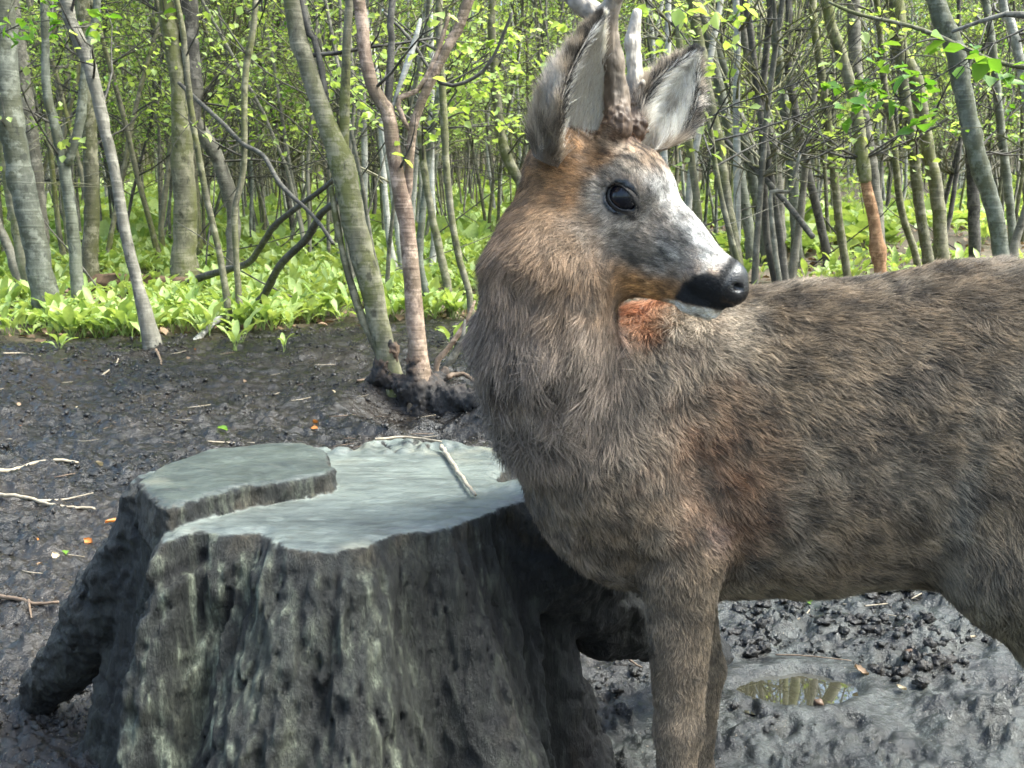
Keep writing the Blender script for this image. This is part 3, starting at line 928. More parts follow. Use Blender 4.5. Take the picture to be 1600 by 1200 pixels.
# ---- the right side
RT = [
 ("straight olive trunk beside the tip of the deer's far ear", [(1082, 0, 16), (1096, 96, 17), (1111, 172, 18), (1123, 230, 18), (1134, 307, 17), (1150, 395, 18)], 'olive', 6.6),
 ("thin olive stem seen between the deer's muzzle and ear tip", [(1056, 0, 9), (1061, 60, 10), (1073, 192, 11), (1090, 326, 12)], 'olive', 7.4),
 ("steeply leaning grey pole, leftmost of the leaning bundle above the muzzle", [(1088, 0, 13), (1103, 45, 14), (1128, 153, 15), (1166, 330, 16)], 'teal', 8.6),
 ("steeply leaning grey pole, middle of the leaning bundle above the muzzle", [(1095, 0, 12), (1113, 57, 13), (1151, 172, 14), (1190, 348, 16)], 'teal', 8.9),
 ("thin leaning pole, rightmost of the leaning bundle above the muzzle", [(1098, 0, 8), (1131, 115, 9), (1176, 230, 10), (1205, 362, 11)], 'grey', 9.2),
 ("upright grey trunk with a blackened foot", [(1204, 0, 14), (1212, 57, 15), (1223, 153, 15), (1237, 268, 16), (1244, 372, 17)], 'teal', 8.8),
 ("grey trunk curving in behind the blackened-foot trunk", [(1158, 0, 12), (1166, 69, 13), (1185, 153, 14), (1211, 238, 14), (1220, 358, 15)], 'grey', 9.6),
 ("dark slender trunk leaning into a tangle of sticks", [(1232, 0, 11), (1231, 96, 12), (1250, 211, 12), (1270, 300, 13), (1292, 396, 14)], 'dark', 8.7),
 ("pale straight thin sapling with rough spurs", [(1270, 0, 11), (1284, 115, 12), (1299, 230, 12), (1311, 345, 12), (1324, 430, 13)], 'olive', 7.4),
 ("pale bowed rod left of the rough-spurred sapling", [(1275, 130, 8), (1262, 214, 10), (1252, 326, 11), (1240, 412, 12)], 'grey', 7.6),
 ("wide pale grey trunk behind the trunk with torn orange wood", [(1333, 0, 19), (1338, 115, 20), (1353, 211, 20), (1365, 285, 19), (1372, 360, 19)], 'grey', 8.6),
 ("thin bent stem with mossy bark left of the twin mossy trunks", [(1370, 0, 9), (1382, 134, 10), (1395, 211, 10), (1408, 326, 11), (1430, 395, 11)], 'olive', 7.7),
 ("olive trunk bending at the top, tallest of the mossy pair", [(1398, 0, 23), (1406, 77, 23), (1429, 126, 22), (1449, 230, 20), (1464, 307, 20), (1473, 418, 21)], 'olive', 7.4),
 ("greenish mossy trunk, slimmer of the mossy pair", [(1404, 60, 14), (1412, 134, 15), (1426, 230, 16), (1437, 326, 16), (1453, 424, 17)], 'olive', 7.1),
 ("thick dark trunk leaning left with a raised knot, before the deer's rump", [(1462, 0, 27), (1491, 77, 28), (1511, 172, 27), (1533, 268, 26), (1552, 326, 25), (1566, 416, 25)], 'teal', 6.2),
 ("smooth bluish pole at the far right edge", [(1540, 0, 11), (1553, 96, 12), (1565, 211, 12), (1581, 350, 13)], 'teal', 8.0),
 ("short dark pole just left of the thick knotted trunk's foot", [(1506, 130, 16), (1517, 230, 17), (1521, 330, 18), (1523, 416, 18)], 'dark', 7.9),
 ("pale glossy pole leaning in the top right corner", [(1566, 0, 12), (1577, 30, 14), (1590, 80, 14), (1602, 140, 14), (1622, 300, 15)], 'white', 7.0),
 ("forked grey shoot at the right edge above the deer's rump", [(1612, 300, 9), (1598, 340, 11), (1586, 380, 12), (1580, 416, 12)], 'grey', 6.9),
 ("thin rod rising just behind the deer's back among garlic leaves", [(1250, 240, 5), (1232, 300, 6), (1205, 300, 7), (1210, 380, 8), (1218, 440, 8)], 'grey', 6.2),
 ("knobbly slim rod crossing before the leaning bundle", [(1080, 140, 5), (1106, 185, 6), (1118, 260, 8), (1132, 330, 8), (1150, 400, 9), (1160, 440, 9)], 'olive', 4.6),
]
for k, (lab, poly, m, dpt) in enumerate(RT):
    T("sapling", lab, "tree", [(poly, m)], depth=dpt, seed=40 + k, mat='dark', nbr=9, leaves=70, h0=0.9, leafm=LEAF)
T("sapling", "grey trunk broken off with torn orange wood at its foot", "tree",
  [([(1346, 240, 14), (1354, 290, 16), (1366, 350, 18), (1376, 425, 19)], 'torn'),
   ([(1292, 0, 16), (1314, 84, 17), (1334, 153, 18), (1347, 245, 19), (1352, 285, 19)], 'olive')], depth=6.8, seed=70, mat='dark', nbr=9, leaves=70)

# ---- procedural woodland behind
def make_variant(k, mat, H=6.0):
    rng = np.random.RandomState(300 + k)
    r0 = rng.uniform(0.010, 0.027)
    trunkmb = MB(); crownmb = MB(); cens = []
    nst = 1 if k % 4 == 0 else int(rng.randint(2, 6))
    for s_ in range(nst):
        a = rng.uniform(0, 2 * math.pi)
        lean = rng.uniform(0.0, 0.16) + (0.04 if nst > 1 else 0)
        p = Vector((0.14 * math.cos(a), 0.14 * math.sin(a), -0.08)) if nst > 1 else Vector((0, 0, -0.08))
        d = Vector((math.cos(a) * lean, math.sin(a) * lean, 1)).normalized()
        P, R = [p.copy()], [r0 * 1.3]
        n = 16
        for i in range(n):
            d = (d + Vector((rng.normal(0, 0.075), rng.normal(0, 0.075), 0.02))).normalized()
            p = p + d * H / n
            P.append(p.copy()); R.append(r0 * (1 - 0.8 * (i + 1) / n) * (0.85 if nst > 1 else 1) + 0.002)
        P2, R2 = resample(P, R, 0.22)
        trunkmb.add(*tube(P2, R2, 6, False))
        if rng.rand() < 0.6:     # a fork
            i = int(rng.randint(3, 8)); a2 = rng.uniform(0, 6.28)
            d2 = Vector((math.cos(a2) * 0.35, math.sin(a2) * 0.35, 1)).normalized()
            Q, S = [P[i].copy()], [R[i] * 0.75]
            for m in range(10):
                d2 = (d2 + Vector((rng.normal(0, 0.08), rng.normal(0, 0.08), 0.05))).normalized()
                Q.append(Q[-1] + d2 * 0.42); S.append(S[0] * (1 - m / 10.5))
            trunkmb.add(*tube(*resample(Q, S, 0.25), 5, False))
            mb, c = grow_crown(rng, Q, S, 0.2, 14, (0.25, 1.0), 0.05, 130, 3, 99)
            if mb: crownmb.add(np.concatenate(mb.v), mb.f); cens.append(c)
        mb, c = grow_crown(rng, P2, R2, 0.7, 84 // nst + 8, (0.3, 1.3), 0.05, 2800 // nst, 3, 99, 0.5, 3)
        crownmb.add(np.concatenate(mb.v), mb.f); cens.append(c)
    c = np.concatenate(cens)
    c = c[(c[:, 2] > 0.9) & ((c[:, 2] < 2.9) | (rng.rand(len(c)) < 0.22))]
    lv, lf = leaf_quads(rng, c, 0.030)
    tm = trunkmb.build("trunk", BARK[mat])
    cm = crownmb.build("crown", BARK['dark' if k % 2 else 'olive'])
    fm = mesh_from("foliage", lv, lf, LEAF if k % 4 else LEAF2, False)
    out = (tm.data, cm.data, fm.data)
    for o in (tm, cm, fm): bpy.data.objects.remove(o)
    return out

NVAR = 15
mats = ['grey', 'olive', 'teal', 'olive', 'dark', 'grey', 'olive', 'teal', 'grey', 'olive', 'dark', 'teal', 'olive', 'grey', 'white']
variants = [make_variant(k, mats[k]) for k in range(NVAR)]
rng = np.random.RandomState(77)
spots = []
tries = 0
while len(spots) < 290 and tries < 60000:
    tries += 1
    y = 6.3 + 25.0 * rng.rand() ** 1.0
    u = rng.uniform(-0.57, 0.57)
    x = u * y
    if y < 8.5 and rng.rand() < 0.6: continue
    if y < 7.2 and u > -0.1 and u < 0.1: continue
    md = 0.24 + 0.010 * y
    if any((x - a) ** 2 + (y - b) ** 2 < md * md for a, b in spots): continue
    spots.append((x, y))
# a few beside the frame so that their shade and reflections are there
for (x, y) in ((3.4, 3.2), (4.4, 4.6), (-3.6, 3.6), (5.2, 6.2), (3.2, 5.6), (-4.6, 5.2), (2.9, 1.2), (-3.1, 0.6), (4.6, 2.2)):
    spots.append((x, y))
front_rank = {}
BN = {'grey': 'grey-barked', 'olive': 'olive-barked', 'teal': 'bluish-barked', 'dark': 'dark-barked', 'white': 'pale-barked', 'pink': 'pinkish'}
ORD = ['leftmost', 'second from the left', 'third from the left', 'fourth from the left', 'fifth from the left', 'sixth from the left', 'seventh from the left', 'eighth from the left', 'ninth from the left', 'tenth from the left', 'eleventh from the left', 'twelfth from the left', 'thirteenth from the left', 'fourteenth from the left', 'fifteenth from the left', 'sixteenth from the left', 'seventeenth from the left', 'eighteenth from the left', 'nineteenth from the left', 'twentieth from the left']
front_made = []
for i, (x, y) in enumerate(spots):
    right = x > 0.12 * y
    k = int(rng.randint(NVAR))
    tm, cm, fm = variants[k]
    sc = rng.uniform(0.85, 1.3)
    near = y < 12
    root = empty("young_tree", (x, y, gz(x, y)), rng.uniform(0, 6.28))
    root.scale = (sc, sc, sc)
    if y < 7 and abs(x) > 0.6 * y:
        lab, grp = "slender young tree just outside the clearing's edge", "young trees around the clearing"
    elif y < 12:
        lab, grp = "slender young stem in the front rows of the thicket", "thin stems in the front of the thicket"
    elif y < 20:
        lab, grp = "thin leafing young tree in the middle of the thicket", "thin trees in the middle of the thicket"
    else:
        lab, grp = "faint thin tree deep in the back of the thicket", "thin trees far back in the thicket"
    tag(root, lab, "tree", grp)
    if grp == "thin stems in the front of the thicket": front_made.append((x / y, mats[k], root))
    for nm, me in (("trunk", tm), ("crown", cm)):
        c = bpy.data.objects.new(nm, me); COL.objects.link(c); c.parent = root
        if nm == "crown" and not (right and y < 13 and i % 2):
            f = bpy.data.objects.new("foliage", fm); COL.objects.link(f); f.parent = c

for bk_m in set(m for _, m, _ in front_made):
    row = sorted([(a, r) for a, m, r in front_made if m == bk_m], key=lambda q: q[0])
    for j, (a, r) in enumerate(row):
        r["label"] = "slender %s young tree, %s of its colour in the thicket's front rows" % (BN[bk_m], ORD[min(j, 19)])
# distant wood reading as one mass
rng = np.random.RandomState(12)
mb = MB(); cs = []
for i in range(1500):
    y = rng.uniform(26, 58); x = rng.uniform(-0.65, 0.65) * y
    z0 = float(ground_base(x, y)); h = rng.uniform(5, 8)
    P = [Vector((x + rng.normal(0, 0.12) * k, y, z0 - 0.2 + h * k / 4)) for k in range(5)]
    mb.add(*tube(P, [0.055, 0.048, 0.04, 0.03, 0.015], 4, False))
    m = 60
    hh = rng.uniform(0.8, h, m)
    cs.append(np.stack([x + rng.normal(0, 1.1, m), y + rng.normal(0, 1.0, m), z0 + hh], 1))
dw = mb.build("distant_woodland", BARK['olive'])
tag(dw, "far-off dense wood of thin stems behind the thicket", kind="stuff")
lv, lf = leaf_quads(rng, np.concatenate(cs), 0.15)
dl = mesh_from("distant_foliage", lv, lf, LEAF, False)
tag(dl, "pale yellow-green leaf haze of the far-off wood", kind="stuff")

# thin dead sticks criss-crossing the thicket
rng = np.random.RandomState(99)
for i in range(46):
    y = rng.uniform(5.6, 12); x = rng.uniform(-0.5, 0.5) * y
    L = rng.uniform(0.8, 2.6)
    d = Vector((rng.normal(0, 1), rng.normal(0, 0.35), rng.uniform(0.2, 1.1))).normalized()
    p = Vector((x, y, gz(x, y) + rng.uniform(-0.03, 0.0)))
    P = [p.copy()]
    for k in range(7):
        d = (d + Vector(rng.normal(0, 0.1, 3))).normalized(); P.append(P[-1] + d * L / 7)
    r0 = rng.uniform(0.004, 0.010)
    o = mesh_from("dead_stick", tube([q - p for q in P], list(np.linspace(r0, 0.002, 8)), 5, True)[0], tube([q - p for q in P], list(np.linspace(r0, 0.002, 8)), 5, True)[1], BARK['dark' if i % 3 else 'grey'], True, loc=p)
    tag(o, "thin bare stick propped among the thicket stems", "stick", "bare sticks propped among the stems")

# fallen branches traced one by one
def branch(label, poly, m, depths, cat="branch", name="fallen_branch", seed=0):
    rng = np.random.RandomState(seed + 500)
    n = len(poly)
    ds = np.interp(np.linspace(0, 1, n), np.linspace(0, 1, len(depths)), depths)
    pts = [at(a, b, d) for (a, b, w), d in zip(poly, ds)]
    rad = [w / 2 / FPX * d for (a, b, w), d in zip(poly, ds)]
    o0 = pts[0].copy()
    P, R, V, F = trunk_mesh([p - o0 for p in pts], rad, rng, 0.04, 8, 4)
    o = mesh_from(name, V, F, BARK[m], True, loc=o0)
    return tag(o, label, cat)
branch("dark fallen branch curving up from the sinuous tree's foot to the coppice", [(270, 458, 12), (305, 437, 12), (345, 424, 11), (387, 411, 11), (406, 387, 10), (430, 352, 10), (470, 320, 9), (508, 292, 8), (540, 262, 7)], 'dark', (6.9, 5.6, 4.2), seed=1)
branch("thick dark branch leaning on the coppice, running down into the garlic", [(534, 310, 10), (502, 334, 11), (479, 373, 12), (438, 414, 12), (412, 462, 12), (386, 490, 11)], 'dark', (4.1, 5.2, 6.0), seed=2)
branch("pale broken stick lying where the garlic meets the mud", [(288, 547, 8), (310, 528, 10), (340, 500, 10), (378, 488, 8)], 'white', (5.0, 5.2, 5.6), seed=3)
branch("long thin bare branch sloping down from the sinuous tree to the coppice", [(280, 130, 6), (312, 160, 7), (345, 190, 7), (380, 225, 7), (411, 243, 7), (440, 290, 7), (490, 338, 6), (520, 380, 6)], 'dark', (7.1, 5.2, 4.3), "branch", "hanging_branch", seed=4)
branch("dark straight pole leaning down right through the leaning bundle", [(1130, 215, 7), (1160, 246, 8), (1192, 276, 9), (1235, 325, 9), (1270, 370, 9)], 'dark', (8.0, 7.2, 6.6), seed=5)
branch("mossy bough crossing the top right of the thicket", [(1295, 3, 4), (1340, 22, 5), (1426, 42, 6), (1500, 72, 7), (1560, 98, 7), (1640, 110, 8)], 'olive', (4.6, 4.2), "branch", "hanging_branch", seed=6)
branch("short pale twig rising towards the top right corner", [(1487, 50, 5), (1530, 34, 6), (1571, 22, 7), (1650, 30, 8)], 'grey', (3.4, 3.3), "branch", "hanging_branch", seed=7)
branch("dark arching twig with side shoots above the coppice, reaching the deer's ear", [(600, 20, 4), (640, 60, 5), (690, 130, 6), (740, 122, 6), (770, 90, 5), (800, 20, 5)], 'dark', (4.2, 4.0), "branch", "hanging_branch", seed=8)

# leafy sprays in front of the thicket
def spray(label, px, py, depth, dirx, length, seed, nleaf=26, size=0.055, m=None):
    rng = np.random.RandomState(seed)
    p = at(px, py, depth)
    d = Vector((dirx, rng.normal(0, 0.2), rng.uniform(-0.15, 0.3))).normalized()
    P = [Vector((0, 0, 0))]
    mb = MB(); c = []
    for k in range(8):
        d = (d + Vector(rng.normal(0, 0.14, 3))).normalized(); P.append(P[-1] + d * length / 8)
    mb.add(*tube(P, list(np.linspace(0.004, 0.0015, 9)), 5, False))
    for k in range(2, 9):
        for s_ in range(2):
            dd = (d + Vector(rng.normal(0, 0.8, 3))).normalized()
            Q = [P[k], P[k] + dd * 0.04, P[k] + dd * 0.09 + Vector((0, 0, -0.01))]
            mb.add(*tube(Q, [0.002, 0.0016, 0.001], 3, False)); c += [tuple(Q[2])] * 2
    o = mb.build("leafy_branch", BARK['dark'])
    o.location = p
    cc_ = np.array(c)[rng.randint(len(c), size=nleaf)] + rng.normal(0, 0.012, (nleaf, 3))
    V, F = leaf_quads(rng, cc_, size, 1, 0.15)
    mesh_from("foliage", V, F, m or LEAF2, False, o)
    tag(o, label, "branch")
spray("leafy spray of bright green leaves in the top right corner", 1640, 35, 2.9, -1, 0.42, 1, 46, 0.05)
spray("leafy twig hanging left of the thick knotted right trunk", 1470, 60, 3.6, -1, 0.40, 2, 40, 0.05)
spray("pale leafy twig beside the deer's antler tip", 985, 95, 5.2, 1, 0.45, 3, 26, 0.06, LEAF)
spray("drooping pale leafy twig right of the far ear tip", 1175, 80, 4.9, -1, 0.5, 4, 26, 0.06, LEAF)
spray("pale leafy twig hanging over the steep leaning poles", 1215, 30, 5.4, -1, 0.5, 5, 30, 0.06, LEAF)
spray("yellow-green leafy twig left of the deer's near ear", 700, 130, 4.2, 1, 0.42, 6, 44, 0.04, LEAF)
spray("leafy shoot sprouting before the sinuous tree's fork", 262, 20, 6.4, 1, 0.3, 7, 12, 0.07)
spray("green leafy spray at the top left corner", -20, 50, 5.0, 1, 0.5, 8, 44, 0.055)

# ------------------------------------------------------------------ wild garlic
def garlic_leaf_mesh(k):
    rng = np.random.RandomState(900 + k)
    L = rng.uniform(0.13, 0.20); W = L * rng.uniform(0.15, 0.20)
    stalk = L * 0.45
    arch = rng.uniform(0.5, 1.5)
    n = 7
    V, F = [], []
    # stalk
    p = Vector((0, 0, 0)); el = math.radians(rng.uniform(68, 84))
    V0 = []
    path = [p.copy()]
    for i in range(2):
        p = p + Vector((math.cos(el), 0, math.sin(el))) * stalk / 2; path.append(p.copy())
        el -= 0.1
    V, F = tube(path, [0.0028, 0.0025, 0.002], 3, False)
    V = [tuple(v) for v in V]
    F = [tuple(f) for f in F]
    b = len(V)
    for i in range(n):
        t_ = i / (n - 1)
        w = W * (math.sin(math.pi * min(1, t_ * 0.93 + 0.05)) ** 0.8) * (1 - 0.25 * t_)
        if i == n - 1: w = W * 0.03
        up = Vector((-math.sin(el), 0, math.cos(el)))
        wav = 0.006 * math.sin(t_ * 9 + k)
        V += [tuple(p + Vector((0, -w, 0)) + up * (w * 0.35 + wav)), tuple(p), tuple(p + Vector((0, w, 0)) + up * (w * 0.35 - wav))]
        p = p + Vector((math.cos(el), 0, math.sin(el))) * L / n
        el -= arch / n
    for i in range(n - 1):
        r = b + i * 3
        F += [(r, r + 3, r + 4, r + 1), (r + 1, r + 4, r + 5, r + 2)]
    me = mesh_from("leaf", V, F, GARLIC, True)
    d = me.data
    bpy.data.objects.remove(me)
    return d, np.array(V), F
GL = [garlic_leaf_mesh(k) for k in range(9)]
rng = np.random.RandomState(31)
def front_y(x):
    return 5.35 - 0.9 * float(smooth01(np.array(x), 1.2, 2.4))
plants = []
tries = 0
while len(plants) < 110 and tries < 9000:
    tries += 1
    y = rng.uniform(4.7, 6.1); x = rng.uniform(-0.53, 0.53) * y
    if 0.02 < x / y < 0.16: continue
    lit_ = mud_parts(np.array([x]), np.array([y]))[2][0]
    if lit_ < 0.25 and rng.rand() > 0.10: continue
    if any((x - a) ** 2 + (y - b) ** 2 < 0.012 for a, b in plants): continue
    plants.append((x, y))
for (x, y) in plants:
    root = empty("wild_garlic_plant", (x, y, gz(x, y) - 0.005), rng.uniform(0, 6.28))
    s = rng.uniform(0.45, 0.95)
    root.scale = (s, s, s)
    tag(root, "bright green wild garlic plant in the front rows at the mud's edge", "plant", "wild garlic plants along the edge of the mud")
    n = int(rng.randint(3, 6))
    for i in range(n):
        c = bpy.data.objects.new("leaf", GL[int(rng.randint(9))][0])
        COL.objects.link(c); c.parent = root
        c.rotation_euler = (0, rng.uniform(-0.2, 0.35), i / n * 6.28 + rng.uniform(-0.4, 0.4))
        c.location = (rng.normal(0, 0.008), rng.normal(0, 0.008), 0)
Vs, Fs, nb_ = [], [], 0
GLq = []
for d, V, F in GL: GLq.append((V, np.array([f for f in F if len(f) == 4])))
def add_garlic(x, y, z, s):
    global nb_
    n = int(rng.randint(3, 6))
    a0 = rng.uniform(0, 6.28)
    for i in range(n):
        V, F = GLq[int(rng.randint(9))]
        tl = rng.uniform(-0.25, 0.4); a = a0 + i / n * 6.28 + rng.uniform(-0.4, 0.4)
        X = V[:, 0] * math.cos(tl) + V[:, 2] * math.sin(tl); Z = -V[:, 0] * math.sin(tl) + V[:, 2] * math.cos(tl)
        W_ = np.stack([x + s * (X * math.cos(a) - V[:, 1] * math.sin(a)), y + s * (X * math.sin(a) + V[:, 1] * math.cos(a)), z + s * Z], 1)
        Vs.append(W_); Fs.append(F + nb_); nb_ += len(V)
N = 18000
yy = 5.0 + 19 * rng.rand(N) ** 1.45
xx = rng.uniform(-0.6, 0.6, N) * yy
zz_, _, lit_ = ground_z(xx, yy, True)
dens = fbm(np.stack([xx, yy, xx * 0], 1), 0.55, 3, 400)
dens = dens + 0.5 * fbm(np.stack([xx, yy, xx * 0], 1), 2.2, 2, 402)
ok = (lit_ > 0.2) & (dens + np.where(xx > 0.1 * yy, -0.56 + 0.40 * (yy > 13), 0.30) > 0.0 + 0.25 * rng.normal(size=N))
cnt_ = 0
for i in np.nonzero(ok)[0]:
    add_garlic(xx[i], yy[i], zz_[i], rng.uniform(0.5, 1.0) * (1 if yy[i] < 8 else 1.2)); cnt_ += 1
    if cnt_ > 8000: break
print("garlic plants", cnt_)
n = 30000
yy = 9.5 + 24 * rng.rand(n) ** 1.2; xx = rng.uniform(-0.6, 0.6, n) * yy
dn = fbm(np.stack([xx, yy, xx * 0], 1), 0.45, 3, 410)
k = dn + np.where(xx > 0.1 * yy, -0.28, 0.4) > 0
cf = np.stack([xx, yy, ground_z(xx, yy) + rng.uniform(0.02, 0.16, n)], 1)[k]
_v, _f = leaf_quads(rng, cf, 0.17, 1, -0.3)
Vs.append(_v); Fs.append(_f + nb_); nb_ += len(_v)
o = mesh_from("wild_garlic_carpet", np.concatenate(Vs), np.concatenate(Fs), GARLIC, True)
tag(o, "dense carpet of wild garlic leaves under the thicket", kind="stuff")

# dead leaves between the garlic
DEAD = leaf_mat("dead_leaf", (0.10, 0.055, 0.030), (0.30, 0.21, 0.13), 0.1, 0.7)
n = 9000
yy = 4.9 + 14 * rng.rand(n) ** 1.3; xx = rng.uniform(-0.6, 0.6, n) * yy
z_, _, l_ = ground_z(xx, yy, True)
k = l_ > rng.rand(n) * 0.8
V, F = leaf_quads(rng, np.stack([xx, yy, z_ + 0.008], 1)[k], 0.055, 1, 0.0)
o = mesh_from("leaf_litter", V, F, DEAD, False)
tag(o, "brown dead leaves lying between the garlic plants", kind="stuff")

# the wood closes in behind the camera as well : one mass of stems and leaves
rng = np.random.RandomState(55)
mb = MB(); cs = []
for i in range(90):
    a = rng.uniform(0.62, 2 * math.pi - 0.62); r = rng.uniform(4.2, 13)
    x = math.sin(a) * r; y = math.cos(a) * r + 1.0
    if abs(x) < 0.62 * y: continue
    z0 = gz(x, y); h = rng.uniform(3.5, 6.0)
    P = [Vector((x + rng.normal(0, 0.10) * k, y + rng.normal(0, 0.1) * k, z0 - 0.1 + h * k / 4)) for k in range(5)]
    w = rng.uniform(0.02, 0.06)
    mb.add(*tube(P, [w, w * 0.85, w * 0.7, w * 0.5, w * 0.3], 6, False))
    m = 130
    cs.append(np.stack([x + rng.normal(0, 0.6, m), y + rng.normal(0, 0.6, m), z0 + rng.uniform(0.8, h, m)], 1))
o = mb.build("surrounding_thicket", BARK['grey'])
tag(o, "stems of the thicket that rings the clearing", kind="stuff")
lv, lf = leaf_quads(rng, np.concatenate(cs), 0.075)
o = mesh_from("surrounding_foliage", lv, lf, LEAF, False)
tag(o, "young leaves of the thicket that rings the clearing", kind="stuff")

stool = bpy.data.objects["coppiced_hazel.001"]
so = np.array(tuple(stool.location))
def stool_sdf(p):
    d = None
    for (a, b, ra, rb) in STOOL:
        q = sd_cone(p, a, b, ra, rb); d = q if d is None else smin(d, q, 0.02)
    q2 = p * np.array([1, 1, 0.5], dtype=np.float32)
    return (d - 0.020 * fbm(q2, 15, 4, 801) - 0.006 * fbm(p, 55, 3, 803, 0.6) - 0.004 * noise3(p, 90, 805)).astype(np.float32)
def G(px, py, d): return np.array(tuple(at(px, py, d)))
STOOL = [(G(602, 590, 3.98), G(640, 612, 3.94), 0.038, 0.048), (G(655, 612, 3.90), G(655, 655, 3.90), 0.050, 0.070), (G(672, 612, 3.92), G(700, 640, 3.85), 0.055, 0.05), (G(640, 612, 3.92), G(672, 612, 3.90), 0.055, 0.045),
         (G(600, 580, 3.98), G(606, 545, 3.98), 0.036, 0.034), (G(657, 600, 3.90), G(654, 560, 3.90), 0.050, 0.034),
         (G(672, 606, 3.92), G(692, 585, 4.1), 0.034, 0.018), (G(700, 622, 3.86), G(745, 628, 3.75), 0.040, 0.040), (G(745, 628, 3.75), G(800, 650, 3.7), 0.040, 0.03), (G(590, 590, 3.98), G(575, 598, 4.0), 0.022, 0.012)]
lo = np.min([np.minimum(a, b) for a, b, _, _ in STOOL], 0) - 0.09; hi = np.max([np.maximum(a, b) for a, b, _, _ in STOOL], 0) + 0.09
V, Q = surface_nets(stool_sdf, lo, hi, 0.006)
hgt = smooth01(V[:, 2], so[2] + 0.06, so[2] + 0.2) * smooth01(fbm(V.astype(np.float32), 18, 3, 820), -0.5, 0.3)
c = lerp_(np.zeros((len(V), 3)) + np.array([0.010, 0.008, 0.007]), (0.10, 0.062, 0.036), hgt)
t = NT("stool_wood")
a_ = t.n("Attribute"); a_.attribute_name = "tint"
n1 = t.noise(t.coords("Object", (1, 1, 0.4)), 45, 6, 0.7)
t.bsdf(t.mix(1.0, a_.outputs["Color"], t.ramp(n1, [(0.3, 0.5), (0.7, 1.5)]), 'MULTIPLY'), 0.75, n1, 0.8, 0.01)
mesh_from("root_stool", V - so, Q, t.m, True, stool, attrs={"tint": c})

# rotten log behind the first stems on the left
lg0, lg1 = at(150, 436, 7.0), at(292, 444, 6.9)
lg0.z = gz(lg0.x, lg0.y) + 0.05; lg1.z = gz(lg1.x, lg1.y) + 0.05
def log_sdf(p):
    q = p * np.array([0.4, 1, 1], dtype=np.float32)
    d = sd_cone(p, tuple(lg0), tuple(lg1), 0.075, 0.062)
    return (d - 0.012 * fbm(q, 24, 3, 880) - 0.005 * noise3(p, 90, 884)).astype(np.float32)
lo = np.minimum(lg0, lg1); hi = np.maximum(lg0, lg1)
lo = np.array(tuple(min(a, b) for a, b in zip(lg0, lg1))) - 0.12; hi = np.array(tuple(max(a, b) for a, b in zip(lg0, lg1))) + 0.12
V, Q = surface_nets(log_sdf, lo, hi, 0.012)
o = mesh_from("rotten_log", V - np.array(tuple(lg0)), Q, wood_simple("rotten_wood", (0.030, 0.018, 0.010), (0.14, 0.085, 0.045), 0.85, 14), True, loc=lg0)
tag(o, "rotten brown log lying in the garlic behind the knotty leaning sapling", "log")
# ------------------------------------------------------------------ the roe buck
def nrm(v):
    v = np.asarray(v, dtype=np.float64); return v / np.linalg.norm(v)
HF = nrm((0.745, -0.40, -0.53))
HL = nrm((HF[1], -HF[0], 0)); 
HU = nrm(np.array([0, 0, 1.0]) - HF[2] * HF)
EYE = np.array(tuple(at(974, 309, 1.085)))
HO = EYE - 0.09 * HF - 0.038 * HL + 0.045 * HU
def hp(f, s, u): return HO + f * HF + s * HL + u * HU
def A(px, py, d): return np.array(tuple(at(px, py, d)))

# every primitive : a, b, ra, rb, squash across (s, centre), hair flow, hair length, group
DB = 1.23          # depth of the body axis
PR = []
def pr(a, b, ra, rb, sq=1.0, flow=(1, 0, -0.6), ln=0.02, grp=0, k=0.05):
    PR.append(dict(a=np.asarray(a, float), b=np.asarray(b, float), ra=ra, rb=rb, sq=sq, flow=nrm(flow), ln=ln, grp=grp, k=k))
m_ = lambda px, d=DB: px / FPX * d
# trunk of the body
pr(A(1035, 700, DB), A(1250, 690, DB), m_(212), m_(232), 0.60, (1, 0, -0.42), 0.019, 0, 0.05)
pr(A(1250, 690, DB), A(1520, 665, DB - 0.01), m_(232), m_(238), 0.66, (1, 0, -0.45), 0.021, 0, 0.05)
pr(A(1520, 665, DB - 0.01), A(1760, 640, DB - 0.03), m_(238), m_(215), 0.62, (1, 0, -0.75), 0.021, 0, 0.05)
pr(A(980, 572, DB), A(1080, 590, DB), m_(78), m_(120), 0.8, (1, 0, -0.35), 0.018, 0, 0.05)
# chest and brisket
pr(A(925, 655, DB - 0.02), A(985, 770, DB - 0.02), m_(118), m_(112), 0.85, (-0.15, 0, -1), 0.022, 1, 0.05)
pr(A(985, 770, DB - 0.02), A(1090, 810, DB), m_(112), m_(112), 0.72, (0.6, 0, -0.8), 0.018, 0, 0.05)
# neck
pr(A(888, 640, DB - 0.055), A(854, 530, DB - 0.095), m_(110), m_(93), 0.92, (-0.30, -0.15, -1), 0.036, 1, 0.022)
pr(A(854, 530, DB - 0.095), A(862, 420, DB - 0.105), m_(93), m_(77), 0.92, (-0.25, -0.1, -1), 0.031, 1, 0.022)
pr(A(862, 420, DB - 0.105), hp(0.008, 0, -0.07), m_(74), 0.043, 0.95, (-0.1, -0.1, -1), 0.022, 2, 0.04)
